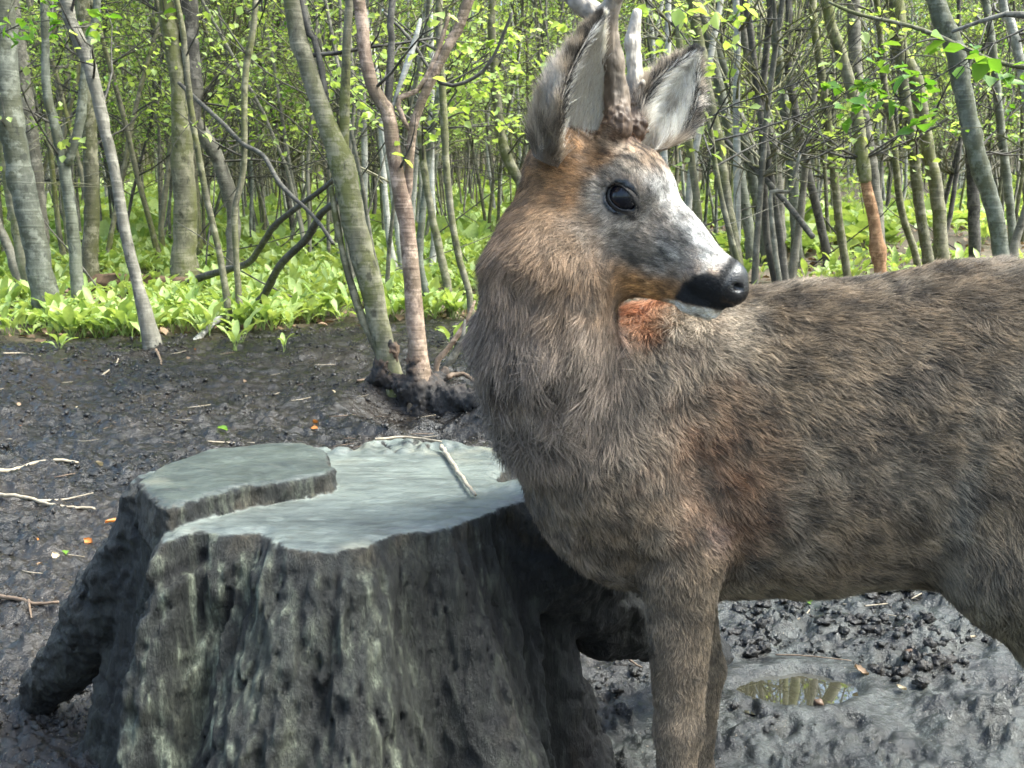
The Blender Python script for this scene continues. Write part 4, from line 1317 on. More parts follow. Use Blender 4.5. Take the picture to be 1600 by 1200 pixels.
# shoulder blade and upper arm, near and far
for sgn, dd in ((-1, -0.080), (1, 0.085)):
    pr(A(1075, 560, DB + dd * 0.75), A(960, 730, DB + dd), 0.060, 0.056, 0.7, (0.55, 0, -0.85), 0.017, 0, 0.04)
    pr(A(955, 735, DB + dd), A(1082, 856, DB + dd), 0.056, 0.040, 0.85, (0.5, 0, -0.75), 0.013, 0, 0.022)
lx = at(1064, 905, DB - 0.065)
for sgn, dd, ox, oy in ((-1, -0.078, 0.0, 0.0), (1, 0.085, 0.030, 0.02)):
    el = A(1085, 868, DB + dd); el[0] += ox * 0.3
    el2 = A(1063, 895, DB + dd)
    kn = A(1062, 1085, DB + dd); kn[0] += ox; kn[2] = 0.195
    ft = kn.copy(); ft[2] = 0.055; ft[0] -= 0.004
    pr(el, el2, 0.030, 0.041, 0.8, (0.2, 0, -1), 0.010, 3, 0.016)
    pr(el2, kn, 0.041, 0.026, 0.8, (0.03, 0, -1), 0.009, 3, 0.016)
    pr(kn, ft, 0.025, 0.017, 1.0, (0.03, 0, -1), 0.008, 3, 0.015)
    pr(ft, ft + np.array([-0.012, -0.002, -0.02]), 0.020, 0.018, 1.0, (0, 0, -1), 0.008, 3, 0.012)
FORE_FEET = []
for dd, ox in ((-0.078, 0.0), (0.085, 0.030)):
    kn = A(1062, 1085, DB + dd); FORE_FEET.append(np.array([kn[0] + ox - 0.016, kn[1] - 0.002, 0.0]))
# haunch and hind legs
HIND_FEET = []
for sgn, dd, ox in ((-1, -0.075, 0.0), (1, 0.075, 0.03)):
    hip = A(1700, 600, DB + dd * 0.8); st = A(1590, 885, DB + dd * 1.2); hk = A(1700, 1110, DB + dd)
    st[0] += ox; hk[0] += ox
    pr(hip, st, 0.115, 0.062, 0.62, (0.45, 0, -1), 0.020, 4, 0.05)
    pr(A(1540, 800, DB + dd * 1.1) + np.array([ox, 0, 0]), st, 0.040, 0.052, 0.7, (0.35, 0, -1), 0.022, 4, 0.05)
    pr(st, hk, 0.060, 0.026, 0.8, (0.6, 0, -1), 0.016, 4, 0.03)
    hf = hk.copy(); hf[2] = 0.055; hf[0] -= 0.035
    pr(hk, hf, 0.026, 0.018, 1.0, (0, 0, -1), 0.008, 3, 0.02)
    pr(hf, hf + np.array([-0.014, 0, -0.02]), 0.021, 0.018, 1.0, (0, 0, -1), 0.008, 3, 0.012)
    HIND_FEET.append(np.array([hf[0] - 0.016, hf[1], 0.0]))
pr(A(1880, 560, DB), A(1905, 640, DB), 0.03, 0.02, 1.0, (0.2, 0, -1), 0.03, 4, 0.03)
# head
bk = -HF
def ph(a, b, ra, rb, sq=1.0, ln=0.007, k=0.02, flow=None):
    PR.append(dict(a=np.asarray(a, float), b=np.asarray(b, float), ra=ra, rb=rb, sq=sq, flow=nrm(bk * 0.9 - 0.15 * HU) if flow is None else flow, ln=ln, grp=5, k=k, head=True))
ph((0.022, 0, -0.046), (0.075, 0, -0.043), 0.041, 0.040, 1.0, 0.009, 0.03)
ph((0.075, 0, -0.043), (0.150, 0, -0.060), 0.040, 0.027, 0.86, 0.009, 0.03)
ph((0.150, 0, -0.060), (0.216, 0, -0.066), 0.0275, 0.0225, 0.86, 0.007, 0.02)
ph((0.045, 0, -0.088), (0.120, 0, -0.100), 0.047, 0.033, 0.70, 0.010, 0.03)
ph((0.120, 0, -0.102), (0.204, 0, -0.092), 0.031, 0.0165, 0.72, 0.006, 0.02)
ph((0.200, 0, -0.099), (0.218, 0, -0.096), 0.0150, 0.012, 1.15, 0.005, 0.008)
ph((0.220, 0.0, -0.060), (0.230, 0, -0.068), 0.0166, 0.0142, 1.05, 0.0, 0.010)
for s_ in (1, -1):
    ph((0.078, 0.027 * s_, -0.026), (0.100, 0.027 * s_, -0.030), 0.0145, 0.012, 1.0, 0.006, 0.018)
    ph((0.060, 0.026 * s_, -0.066), (0.125, 0.021 * s_, -0.074), 0.020, 0.012, 1.0, 0.007, 0.02)
    ph((0.040, 0.020 * s_, -0.010), (0.038, 0.022 * s_, 0.006), 0.015, 0.014, 1.0, 0.006, 0.012)
    ph((0.004, 0.036 * s_, -0.046), (-0.006, 0.050 * s_, -0.034), 0.024, 0.017, 1.0, 0.012, 0.02)
    ph((0.198, 0.013 * s_, -0.070), (0.218, 0.012 * s_, -0.068), 0.015, 0.013, 1.0, 0.004, 0.010)

HM = np.stack([HF, HL, HU], 0).astype(np.float32)   # world -> head rows
def prim_d(P_, p, ph_):
    a, b = P_['a'].astype(np.float32), P_['b'].astype(np.float32)
    q = ph_ if P_.get('head') else p
    sq = P_['sq']
    if sq != 1.0:
        q = q.copy()
        q[:, 1] = (q[:, 1] - a[1]) / sq + a[1] if not P_.get('head') else q[:, 1] / sq
        b = b.copy()
        if not P_.get('head'): b[1] = (b[1] - a[1]) / sq + a[1]
    return sd_cone(q, a, b, P_['ra'], P_['rb']) * (0.5 + 0.5 * min(sq, 1.0))

def deer_all(p):
    ph_ = (p - HO.astype(np.float32)) @ HM.T
    return ph_, [prim_d(P_, p, ph_) for P_ in PR]

def deer_sdf(p):
    out = np.full(len(p), 1.0, dtype=np.float32)
    ph_, D = None, None
    ph_ = (p - HO.astype(np.float32)) @ HM.T
    body = None; head = None; legs = None
    for P_ in PR:
        d = prim_d(P_, p, ph_)
        if P_.get('head'):
            head = d if head is None else smin(head, d, P_['k'])
        else:
            body = d if body is None else smin(body, d, P_['k'])
    # eyes
    for s_ in (1, -1):
        ec = np.array([0.09, 0.0335 * s_, -0.045], dtype=np.float32)
        q = ph_ - ec
        r = np.sqrt((q * q).sum(1))
        head = smin(head, r - 0.0185, 0.007)
        ang = 0.10
        qa = q[:, 0] * math.cos(ang) + q[:, 2] * math.sin(ang); qb = -q[:, 0] * math.sin(ang) + q[:, 2] * math.cos(ang)
        alm = np.sqrt((qa / 0.0165) ** 2 + ((qb + 0.001) / 0.0125) ** 2) - 1
        cut = np.maximum(alm * 0.011, -(q[:, 1] * s_ - 0.004))
        cut = np.maximum(cut, -(r - 0.0168) * -1 - 0.02)
        head = np.maximum(head, -np.maximum(cut, -(r * 0 + 0.5)))
        # nostril
        nd = sd_cone(ph_, (0.243, 0.0125 * s_, -0.058), (0.222, 0.0135 * s_, -0.063), 0.0042, 0.0028)
        head = np.maximum(head, -nd)
    # mouth line
    ml = np.maximum(np.abs(ph_[:, 2] - (-0.0845 - 0.22 * np.clip(0.235 - ph_[:, 0], 0, 1))) - 0.0012, 0.185 - ph_[:, 0])
    ml = np.maximum(ml, -(np.abs(ph_[:, 1]) - 0.006))
    d = smin(body, head, 0.03)
    return d.astype(np.float32)

DV, DQ = surface_nets(deer_sdf, (-0.10, 0.93, -0.02 + 0.0), (0.98, 1.42, 1.12), 0.0032)
# keep the connected body only (throw away specks)
DN = vnormals(DV, DQ)
print("deer verts", len(DV), "n check", float((DN[:, 2] * (DV[:, 2] - 0.6)).mean()))

def head_local(p): return (p - HO) @ np.stack([HF, HL, HU], 1)

def region_weights(p, tau=0.014):
    p32_ = p.astype(np.float32)
    _, D = deer_all(p32_)
    D = np.stack(D, 1)
    W = np.exp(-(D - D.min(1, keepdims=True)) / tau)
    W /= W.sum(1, keepdims=True)
    return W

FLOW = np.stack([P_['flow'] for P_ in PR]); LEN = np.array([P_['ln'] for P_ in PR]); GRP = np.array([P_['grp'] for P_ in PR])
def lerp(a, b, w): return a * (1 - w[:, None]) + np.asarray(b) * w[:, None]
def ell3(p, c, r):
    d = (p - np.asarray(c)) / np.asarray(r)
    return np.sqrt((d * d).sum(1))

def coat(p, W):
    """coat colour (mid shaft) at points p"""
    p32_ = p.astype(np.float32)
    g = [W[:, GRP == k].sum(1) for k in range(6)]
    n1 = fbm(p32_, 9, 3, 500); n2 = fbm(p32_, 30, 3, 510); n3 = noise3(p32_ * np.array([0.5, 1, 1], dtype=np.float32), 85, 520)
    c = np.zeros((len(p), 3)) + np.array([0.178, 0.128, 0.078])
    c = lerp(c, (0.210, 0.170, 0.122), smooth01(n1, -0.2, 0.5) * 0.7)
    c = lerp(c, (0.050, 0.036, 0.025), smooth01(n2, 0.0, 0.6) * 0.7)
    # rufous tinge behind the shoulder, on the withers and at the neck base
    for (px, py, d, rx, rz, s_, colr) in ((1130, 745, 1.12, 0.065, 0.10, 0.62, (0.25, 0.108, 0.042)), (1075, 660, 1.12, 0.06, 0.12, 0.40, (0.23, 0.11, 0.05)),
                                    (985, 495, 1.2, 0.036, 0.024, 1.0, (0.60, 0.18, 0.035)), (1030, 510, 1.2, 0.06, 0.03, 0.4, (0.25, 0.12, 0.06)), (1160, 800, 1.12, 0.035, 0.06, 0.5, (0.25, 0.11, 0.045)), (960, 850, 1.15, 0.1, 0.05, 0.4, (0.19, 0.12, 0.06)), (1118, 842, 1.12, 0.016, 0.022, 0.7, (0.36, 0.24, 0.19)), (1550, 985, 1.18, 0.03, 0.05, 0.8, (0.34, 0.27, 0.10)), (1490, 780, 1.12, 0.014, 0.12, 0.5, (0.30, 0.28, 0.23))):
        cc_ = A(px, py, d); e = ell3(p, cc_, (rx, 0.12, rz))
        c = lerp(c, colr, s_ * np.clip(1.25 - e, 0, 1) ** 0.7 * (0.65 + 0.35 * np.clip(n2, -1, 1)).clip(0, 1))
    # neck : greyish mauve brown
    neck = g[1]
    nc_ = lerp(np.zeros((len(p), 3)) + np.array([0.245, 0.200, 0.165]), (0.080, 0.060, 0.052), smooth01(n2 + 0.4 * n1, 0.0, 0.8))
    c = lerp(c, nc_, neck * 0.85) if False else c * (1 - (neck * 0.85)[:, None]) + nc_ * (neck * 0.85)[:, None]
    # belly paler olive
    bel = smooth01(-(p[:, 2]), -0.345 - 0.04, -0.345) * smooth01(p[:, 0], 0.18, 0.3)
    c = lerp(c, (0.17, 0.14, 0.075), bel * 0.6)
    c = lerp(c, (0.165, 0.125, 0.085), g[3] * 0.7)
    c = lerp(c, (0.13, 0.112, 0.080), g[4] * 0.6)
    # head
    h = head_local(p); f, s, u = h[:, 0], h[:, 1], h[:, 2]
    wh = np.clip(g[5] + 0.75 * g[2], 0, 1)
    br = np.array([0.300, 0.165, 0.070])
    hc = np.zeros((len(p), 3)) + br
    hc = lerp(hc, (0.12, 0.075, 0.045), smooth01(n2 + 0.5 * n3, 0.15, 0.8) * 0.6)
    # cheek mottled grey
    hc = lerp(hc, (0.22, 0.175, 0.14), np.clip(1.2 - ell3(h, (0.075, 0.03, -0.105), (0.05, 0.05, 0.03)), 0, 1) * 0.35)
    hc = lerp(hc, (0.46, 0.235, 0.075), np.clip(1.2 - ell3(h, (0.155, 0.02, -0.115), (0.06, 0.06, 0.02)), 0, 1) * 0.8)
    # grey white mask from the eye along the snout
    ea = np.abs(s)
    mask = np.clip(1.35 - ell3(h * np.array([1, 0, 1]), (0.128, 0, -0.060), (0.058, 1, 0.034)), 0, 1)
    mask = np.clip(mask * 2.0 + 0.45 * n2, 0, 1)
    hc = lerp(hc, (0.31, 0.275, 0.228), mask * 0.85)
    hsk = smooth01(noise3((h * np.array([0.5, 1.2, 1.2])).astype(np.float32), 120, 545), -0.1, 0.4)
    hc = lerp(hc, (0.060, 0.052, 0.046), hsk * mask * 0.45)
    snout = smooth01(f, 0.13, 0.18)
    hc = lerp(hc, (0.36, 0.35, 0.32), snout * smooth01(u, -0.10, -0.07) * (0.45 + 0.5 * smooth01(n2, -0.3, 0.3)))
    # darker grey blaze below the eye on the bridge side
    hc = lerp(hc, (0.14, 0.12, 0.11), np.clip(1.2 - ell3(h, (0.150, 0.022, -0.050), (0.038, 0.025, 0.014)), 0, 1) * (0.35 + 0.35 * np.clip(n2 + n3, -1, 1)).clip(0, 1))
    # pale ring below and above the eye
    er = ell3(h * np.array([1, 0, 1]) , (0.09, 0, -0.045), (1, 1, 1))
    ring = np.exp(-((er - 0.026) / 0.009) ** 2)
    hc = lerp(hc, (0.38, 0.34, 0.28), ring * 0.65 * smooth01(n2, -0.6, 0.1))
    lid = 1 - smooth01(er, 0.0155, 0.0205)
    hc = lerp(hc, (0.016, 0.012, 0.010), lid)
    duct = np.clip(1.3 - ell3(h * np.array([1, 0, 1]), (0.110, 0, -0.053), (0.008, 1, 0.0035)), 0, 1)
    hc = lerp(hc, (0.02, 0.016, 0.013), np.clip(duct * 2, 0, 1))
    # sun glare along the bridge of the nose, painted into the coat as white
    brg = smooth01(f, 0.085, 0.12) * smooth01(HFu(f) - u, 0.018, 0.004)
    hc = lerp(hc, (0.62, 0.60, 0.56), brg * (0.6 + 0.3 * smooth01(n2, -0.4, 0.2)))
    # forehead dark streaks with rusty brow
    fh = smooth01(-f, -0.125, -0.085) * smooth01(u, -0.03, -0.01)
    stk = smooth01(noise3((h * np.array([0.35, 1.3, 1.3])).astype(np.float32), 150, 540), -0.05, 0.35)
    hc = lerp(hc, (0.36, 0.31, 0.24), fh * (1 - stk) * 0.5)
    hc = lerp(hc, (0.030, 0.024, 0.020), fh * stk * 0.9)
    mud = np.clip(1.3 - ell3(h, (0.040, 0, 0.006), (0.022, 0.035, 0.016)), 0, 1)
    hc = lerp(hc, (0.09, 0.045, 0.022), np.clip(mud * 2.0, 0, 1))
    # black muzzle band, white chin
    lower = -0.0850 - 0.40 * np.clip(0.235 - f, 0, 1)
    up_ = np.minimum(-0.066 + 1.5 * (f - 0.200), -0.058) + 0.004 * n3 + 0.003 * n2
    blk = smooth01(f, 0.184, 0.190) * (1 - smooth01(u, up_ - 0.003, up_ + 0.004)) * smooth01(u, lower - 0.006, lower - 0.002)
    blk = np.maximum(blk, smooth01(f + 0.3 * (u + 0.06), 0.213, 0.219) * smooth01(u, lower - 0.001, lower + 0.001))
    chin = smooth01(f, 0.172, 0.190) * smooth01(lower - 0.004 - u, -0.002, 0.003)
    hc = lerp(hc, (0.90, 0.80, 0.64), chin)
    hc = lerp(hc, (0.008, 0.008, 0.009), blk)
    c = c * (1 - wh[:, None]) + hc * wh[:, None]
    bare = np.clip(smooth01(f + 0.25 * (u + 0.06), 0.2215, 0.2255) * smooth01(u, lower + 0.004, lower + 0.008) * (g[5] > 0.5) + (er < 0.0180) * (np.abs(s) > 0.02) * (g[5] > 0.5), 0, 1)
    return np.clip(c, 0.004, 0.9), bare, blk * wh, wh, g

def HFu(f):   # upper profile of the head
    return np.interp(f, [0.0, 0.06, 0.12, 0.165, 0.22, 0.26], [0.0, -0.004, -0.020, -0.034, -0.042, -0.05])

WV = region_weights(DV)
cv, bare, blk, wh, gg = coat(DV, WV)
t = NT("roe_skin")
at_n = t.n("Attribute"); at_n.attribute_name = "coat"
at_b = t.n("Attribute"); at_b.attribute_name = "bare"
nz = t.n("TexVoronoi", Scale=620.0); t.l(t.coords("Object"), nz.inputs["Vector"])
rough = t.mix(at_b.outputs["Fac"], 0.85, 0.24)
t.bsdf(t.mix(at_b.outputs["Fac"], t.mix(1.0, at_n.outputs["Color"], 0.62, 'MULTIPLY'), (0.007, 0.007, 0.008)), rough, nz.outputs["Distance"], 0.35, 0.0015, Specular__IOR__Level=0.5)
SKIN = t.m
D0 = np.array([float(A(1062, 1085, DB)[0]), DB, 0.0])
deer = mesh_from("roe_deer", DV - D0, DQ, SKIN, True, attrs={"coat": cv, "bare": bare}, loc=tuple(D0))
tag(deer, "grey-brown roe buck standing behind the stump, head turned back to the right", "deer")

# ---- fur as real strands
t = NT("roe_fur")
at_n = t.n("Attribute"); at_n.attribute_name = "tint"
t.bsdf(at_n.outputs["Color"], 0.55, Specular__IOR__Level=0.35)
FUR = t.m
def strands(name, root, mid, tip, tint_root, tint_tip, radius, parent, org):
    n = len(root)
    K = 5
    ts = np.linspace(0, 1, K)[None, :, None]
    P = (1 - ts) ** 2 * root[:, None] + 2 * ts * (1 - ts) * mid[:, None] + ts ** 2 * tip[:, None] - org
    R = radius[:, None] * np.array([1.0, 0.95, 0.8, 0.5, 0.1])[None]
    Cc = tint_root[:, None] * (1 - ts) + tint_tip[:, None] * ts
    hc = bpy.data.hair_curves.new(name)
    hc.add_curves([K] * n)
    hc.points.foreach_set("position", P.astype(np.float32).ravel())
    hc.points.foreach_set("radius", R.astype(np.float32).ravel())
    a = hc.attributes.new("tint", 'FLOAT_COLOR', 'POINT')
    a.data.foreach_set("color", np.concatenate([Cc, np.ones((n, K, 1))], 2).astype(np.float32).ravel())
    hc.materials.append(FUR)
    o = bpy.data.objects.new(name, hc)
    COL.objects.link(o)
    o.parent = parent
    return o

rng = np.random.RandomState(4)
T1 = np.concatenate([DQ[:, [0, 1, 2]], DQ[:, [0, 2, 3]]])
ar = 0.5 * np.linalg.norm(np.cross(DV[T1[:, 1]] - DV[T1[:, 0]], DV[T1[:, 2]] - DV[T1[:, 0]]), axis=1)
cen_ = DV[T1].mean(1)
hdw = (wh[T1].mean(1))
dens = 1 + 3.6 * hdw
dens *= np.where(bare[T1].mean(1) > 0.4, 0.0, 1.0)
dens *= np.where(DN[T1[:, 0], 1] > 0.45, 0.45, 1.0)            # the far flank needs fewer
dens *= np.where(cen_[:, 2] < 0.06, 0.0, 1.0)
pw = ar * dens
NH = 520000
ti = np.searchsorted(np.cumsum(pw) / pw.sum(), rng.rand(NH)).clip(0, len(T1) - 1)
r1, r2 = np.sqrt(rng.rand(NH)), rng.rand(NH)
w0, w1, w2 = 1 - r1, r1 * (1 - r2), r1 * r2
R0 = DV[T1[ti, 0]] * w0[:, None] + DV[T1[ti, 1]] * w1[:, None] + DV[T1[ti, 2]] * w2[:, None]
N0 = DN[T1[ti, 0]] * w0[:, None] + DN[T1[ti, 1]] * w1[:, None] + DN[T1[ti, 2]] * w2[:, None]
N0 /= np.linalg.norm(N0, axis=1)[:, None]
Wt = region_weights(R0, 0.02)
fl = Wt @ FLOW
ln = Wt @ LEN
cm, br_, bk_, whh, gg = coat(R0, Wt)
keep = br_ < 0.5
R0, N0, fl, ln, cm, bk_, whh = R0[keep], N0[keep], fl[keep], ln[keep], cm[keep], bk_[keep], whh[keep]
gneck = gg[1][keep]
n = len(R0)
p32_ = R0.astype(np.float32)
hl = head_local(R0)
# facial swirls : around the eye hair runs outwards
ev = hl - np.array([0.09, 0.035, -0.045]); ed = np.linalg.norm(ev, axis=1)
radial = (ev / ed[:, None]) @ np.stack([HF, HL, HU], 0)
we = np.exp(-((ed - 0.02) / 0.015) ** 2) * whh
fl = fl * (1 - 0.6 * we[:, None]) + radial * 0.6 * we[:, None]
body_ = 1 - whh
wob = np.stack([noise3(p32_, 26, 601), noise3(p32_, 26, 602), noise3(p32_, 26, 603)], 1) * (0.75 * body_ + 0.30 * whh)[:, None]
wob2 = np.stack([noise3(p32_, 75, 604), noise3(p32_, 75, 605), noise3(p32_, 75, 606)], 1) * (0.95 * body_ + 0.35 * whh)[:, None]
wob3 = np.stack([noise3(p32_, 160, 607), noise3(p32_, 160, 608), noise3(p32_, 160, 609)], 1) * 0.5 * body_[:, None]
dirv = fl + wob * (0.7 + 0.3 * gneck)[:, None] + wob2 * (0.62 + 0.38 * gneck)[:, None] + wob3 + rng.normal(0, 0.13, (n, 3))
dirv -= N0 * (dirv * N0).sum(1)[:, None]
dirv /= np.linalg.norm(dirv, axis=1)[:, None] + 1e-9
lift = (0.30 + 0.22 * noise3(p32_, 33, 610) + rng.normal(0, 0.07, n)) * (0.35 + 0.65 * body_)
lift = np.clip(lift + 0.12 * gneck, 0.04, 0.8)
L = ln * (0.85 + 0.2 * gneck) * rng.uniform(0.65, 1.15, n) * (1 + 0.35 * noise3(p32_, 20, 611))
mid = R0 + N0 * (L * 0.42 * lift)[:, None] + dirv * (L * 0.45)[:, None]
tip = R0 + N0 * (L * 0.75 * lift)[:, None] + dirv * (L * 0.98)[:, None]
tip += rng.normal(0, 1, (n, 3)) * (L * 0.05)[:, None]
bright = rng.uniform(0.7, 1.35, n) * (0.90 + 0.18 * whh)
ps_ = (p32_ + dirv.astype(np.float32) * 0.0)
tuft = 1 + 0.85 * noise3(p32_, 40, 612) * body_ + 0.55 * noise3(p32_, 110, 613) + 0.25 * noise3(p32_, 230, 614)
fm_ = 1 + whh * (0.6 * noise3((hl * np.array([0.4, 1.2, 1.2])).astype(np.float32), 190, 620) + 0.55 * noise3((hl * np.array([0.6, 1, 1])).astype(np.float32), 70, 621))
c_ = cm * (bright * np.clip(tuft, 0.25, 2.0) * np.clip(fm_, 0.3, 2))[:, None]
tipk = np.clip(rng.normal(0.5, 0.3, n), 0, 1)
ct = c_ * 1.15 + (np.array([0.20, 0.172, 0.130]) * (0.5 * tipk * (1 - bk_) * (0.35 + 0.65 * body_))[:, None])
darktip = rng.rand(n) < 0.18 * (1 - whh) + 0.32 * whh
ct[darktip] *= 0.30
ct = np.where((bk_ > 0.5)[:, None], c_, ct)
cr_ = c_ * 0.40  # dark roots, darkened further to paint shade into the coat's crevices
rad_ = np.where(whh > 0.5, 0.00022, 0.00031) * rng.uniform(0.7, 1.3, n)
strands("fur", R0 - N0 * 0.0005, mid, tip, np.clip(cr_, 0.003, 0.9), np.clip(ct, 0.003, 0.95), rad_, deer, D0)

# ---- ears
def make_ear(base, tip, opening, w, bend, seed):
    rng = np.random.RandomState(seed)
    base, tip = np.asarray(base), np.asarray(tip)
    Ax = tip - base; Ln = np.linalg.norm(Ax); Ax = Ax / Ln
    O = nrm(opening - Ax * (np.asarray(opening) @ Ax)); S = np.cross(Ax, O)
    nt, na = 34, 25
    def prof(t_): return np.interp(t_, [0, 0.08, 0.25, 0.45, 0.65, 0.82, 0.93, 1.0], [0.50, 0.72, 0.96, 1.0, 0.80, 0.48, 0.22, 0.02]) * w
    def amax(t_): return np.interp(t_, [0, 0.15, 0.5, 1.0], [2.55, 2.0, 1.45, 1.05])
    def pos(t_, a, off=0.0):
        r = prof(t_); th = a * amax(t_)
        cup = 0.85
        cen = base + Ax * (t_ * Ln)[:, None] + O * (bend * np.sin(t_ * math.pi * 0.5))[:, None]
        v = -O * (np.cos(th) * cup * (r - 0) )[:, None] + S * (np.sin(th) * r)[:, None]
        c0 = O * (r * cup * 0.45)[:, None]
        n_ = -O * np.cos(th)[:, None] + S * np.sin(th)[:, None]
        return cen + v + c0 + n_ * off, n_
    ts = np.linspace(0, 1, nt); as_ = np.linspace(-1, 1, na)
    TT, AA = [q.ravel() for q in np.meshgrid(ts, as_, indexing='ij')]
    Po, _ = pos(TT, AA, 0.0012); Pi, _ = pos(TT, AA, -0.0012)
    V = np.concatenate([Po, Pi]); F = []
    m = nt * na
    for i in range(nt - 1):
        for j in range(na - 1):
            a = i * na + j
            F.append((a, a + 1, a + na + 1, a + na)); F.append((m + a, m + a + na, m + a + na + 1, m + a + 1))
    for i in range(nt - 1):
        for j in (0, na - 1):
            a = i * na + j
            F.append((a, a + na, m + a + na, m + a))
    colr = np.concatenate([np.tile([0.17, 0.14, 0.11], (m, 1)), np.tile([0.60, 0.54, 0.44], (m, 1))])
    o = mesh_from("ear", V - D0, F, SKIN, True, deer, attrs={"coat": colr, "bare": np.zeros(2 * m)})
    # hair outside
    def hairs(N, inside):
        t_ = rng.beta(1.05, 1.1, N); a = rng.uniform(-1, 1, N)
        P, nn = pos(t_, a, -0.0012 if inside else 0.0012)
        nn = -nn if inside else nn
        edge = np.abs(a)
        side = S[None] * (np.sign(a) * np.cos(a * amax(t_)))[:, None]
        if inside:
            L = np.interp(edge, [0, 0.6, 1], [0.014, 0.024, 0.020]) * rng.uniform(0.6, 1.2, N) * np.interp(t_, [0, 0.2, 0.8, 1], [1.3, 1.2, 0.8, 0.4])
            d = Ax * 1.0 - side * 0.55 * edge[:, None] + rng.normal(0, 0.16, (N, 3))
            lf = np.interp(edge, [0, 0.7, 1], [0.18, 0.38, 0.5])
            base_c = np.tile([0.86, 0.80, 0.68], (N, 1))
            dk = smooth01(noise3(P.astype(np.float32), 55, seed + 9), 0.05, 0.45) * (edge < 0.5)
            base_c = base_c * (1 - 0.6 * dk[:, None]) + 0.6 * dk[:, None] * np.array([0.16, 0.13, 0.10])
            rimd = smooth01(edge, 0.86, 0.95)
        else:
            L = np.interp(t_, [0, 0.3, 1], [0.026, 0.020, 0.009]) * rng.uniform(0.6, 1.2, N)
            d = Ax * 0.9 + side * 0.15 + rng.normal(0, 0.16, (N, 3))
            lf = 0.55 + rng.normal(0, 0.12, N)
            d = d + np.stack([noise3(P.astype(np.float32), 70, seed + 30 + q_) for q_ in range(3)], 1) * 0.5
            n_ = noise3(P.astype(np.float32), 60, seed + 5)
            base_c = np.tile([0.30, 0.25, 0.19], (N, 1)) * (1 - 0.65 * smooth01(n_, 0, 0.4))[:, None]
            pale = smooth01(noise3(P.astype(np.float32), 25, seed + 6), 0.0, 0.4)
            base_c = (base_c + pale[:, None] * 0.16) * 1.5
            rimd = smooth01(edge, 0.93, 0.99)
        rimd = np.maximum(rimd, smooth01(t_, 0.86, 0.97) * 0.9) * smooth01(t_, 0.10, 0.3) * (a < 0.2 if seed == 61 else a > -2)
        base_c = base_c * (1 - rimd[:, None]) + rimd[:, None] * np.array([0.018, 0.016, 0.015])
        d /= np.linalg.norm(d, axis=1)[:, None]
        mid = P + d * (L * 0.5)[:, None] + nn * (L * 0.3 * lf)[:, None]
        tip_ = P + d * L[:, None] + nn * (L * 0.7 * lf)[:, None]
        b_ = rng.uniform(0.7, 1.25, N)[:, None]
        return P, mid, tip_, base_c * b_ * 0.8, np.clip(base_c * b_ * 1.2, 0.003, 0.95), np.full(N, 0.00022)
    parts = [hairs(15000, False), hairs(11000, True)]
    cat_ = [np.concatenate(x) for x in zip(*parts)]
    strands("fur", *cat_, o, D0)
    return o
nb_e = hp(-0.004, 0.047, -0.054)
make_ear(nb_e, A(938, 24, 1.075), np.array((0.84, -0.53, 0.10)), 0.044, 0.004, 61)
fb_e = A(1004, 226, 1.165)
make_ear(fb_e, A(1089, 82, 1.16), np.array((0.42, -0.88, 0.20)), 0.031, 0.0, 62)

# ---- antlers
t = NT("antler")
n1 = t.noise(t.coords("Object"), 90, 5, 0.6); n2 = t.noise(t.coords("Object", (1, 1, 0.2)), 160, 4, 0.6)
at_n = t.n("Attribute"); at_n.attribute_name = "tint"
col = t.mix(1.0, at_n.outputs["Color"], t.ramp(n1, [(0.3, 0.6), (0.7, 1.3)]), 'MULTIPLY')
t.bsdf(col, 0.58, n2, 0.9, 0.003, Specular__IOR__Level=0.4)
ANT = t.m
def antler(tubes, burr, seed):
    rng = np.random.RandomState(seed)
    b_ = np.asarray(burr[0], dtype=np.float32)
    knobs = []
    for i in range(60):
        a = rng.uniform(0, 6.28); h = abs(rng.normal(0, 0.010)); r = burr[1] * (0.92 if h < 0.010 else 0.80)
        ax = nrm(np.asarray(tubes[0][1]) - np.asarray(tubes[0][0]))
        s1 = nrm(np.cross(ax, (0, 1, 0.1))); s2 = np.cross(ax, s1)
        c = np.asarray(burr[0]) + ax * h + (s1 * math.cos(a) + s2 * math.sin(a)) * r
        knobs.append((c.astype(np.float32), rng.uniform(0.0008, 0.0019)))
    allp = np.concatenate([np.asarray(x[:2]) for x in tubes])
    def f(p):
        d = None
        for (a, b, ra, rb) in tubes:
            q = sd_cone(p, a, b, ra, rb)
            d = q if d is None else smin(d, q, 0.006)
        for c, r in knobs:
            q = np.sqrt(((p - c) ** 2).sum(1)) - r
            d = smin(d, q, 0.004)
        d = d - 0.0006 * noise3(p, 170, seed) - 0.0012 * fbm(p * np.array([1, 1, 0.12], dtype=np.float32), 230, 2, seed + 1)
        return d.astype(np.float32)
    lo = allp.min(0) - 0.03; hi = allp.max(0) + 0.03
    V, Q = surface_nets(f, lo, hi, 0.0016)
    hgt = V[:, 2] - float(b_[2])
    c = np.zeros((len(V), 3)) + np.array([0.150, 0.118, 0.084])
    nn = smooth01(fbm(V.astype(np.float32), 35, 3, 700), -0.3, 0.5)
    c = lerp(c, (0.085, 0.062, 0.042), nn * 0.75)
    c = lerp(c, (0.060, 0.036, 0.022), smooth01(-hgt, -0.045, -0.008) * 0.9)
    c = lerp(c, (0.42, 0.38, 0.32), smooth01(hgt, 0.085 if seed == 21 else 0.03, 0.15 if seed == 21 else 0.07) * 0.85)
    return mesh_from("antler", V - D0, Q, ANT, True, deer, attrs={"tint": c})
dA = 1.115
ab = hp(0.040, 0.021, 0.008)
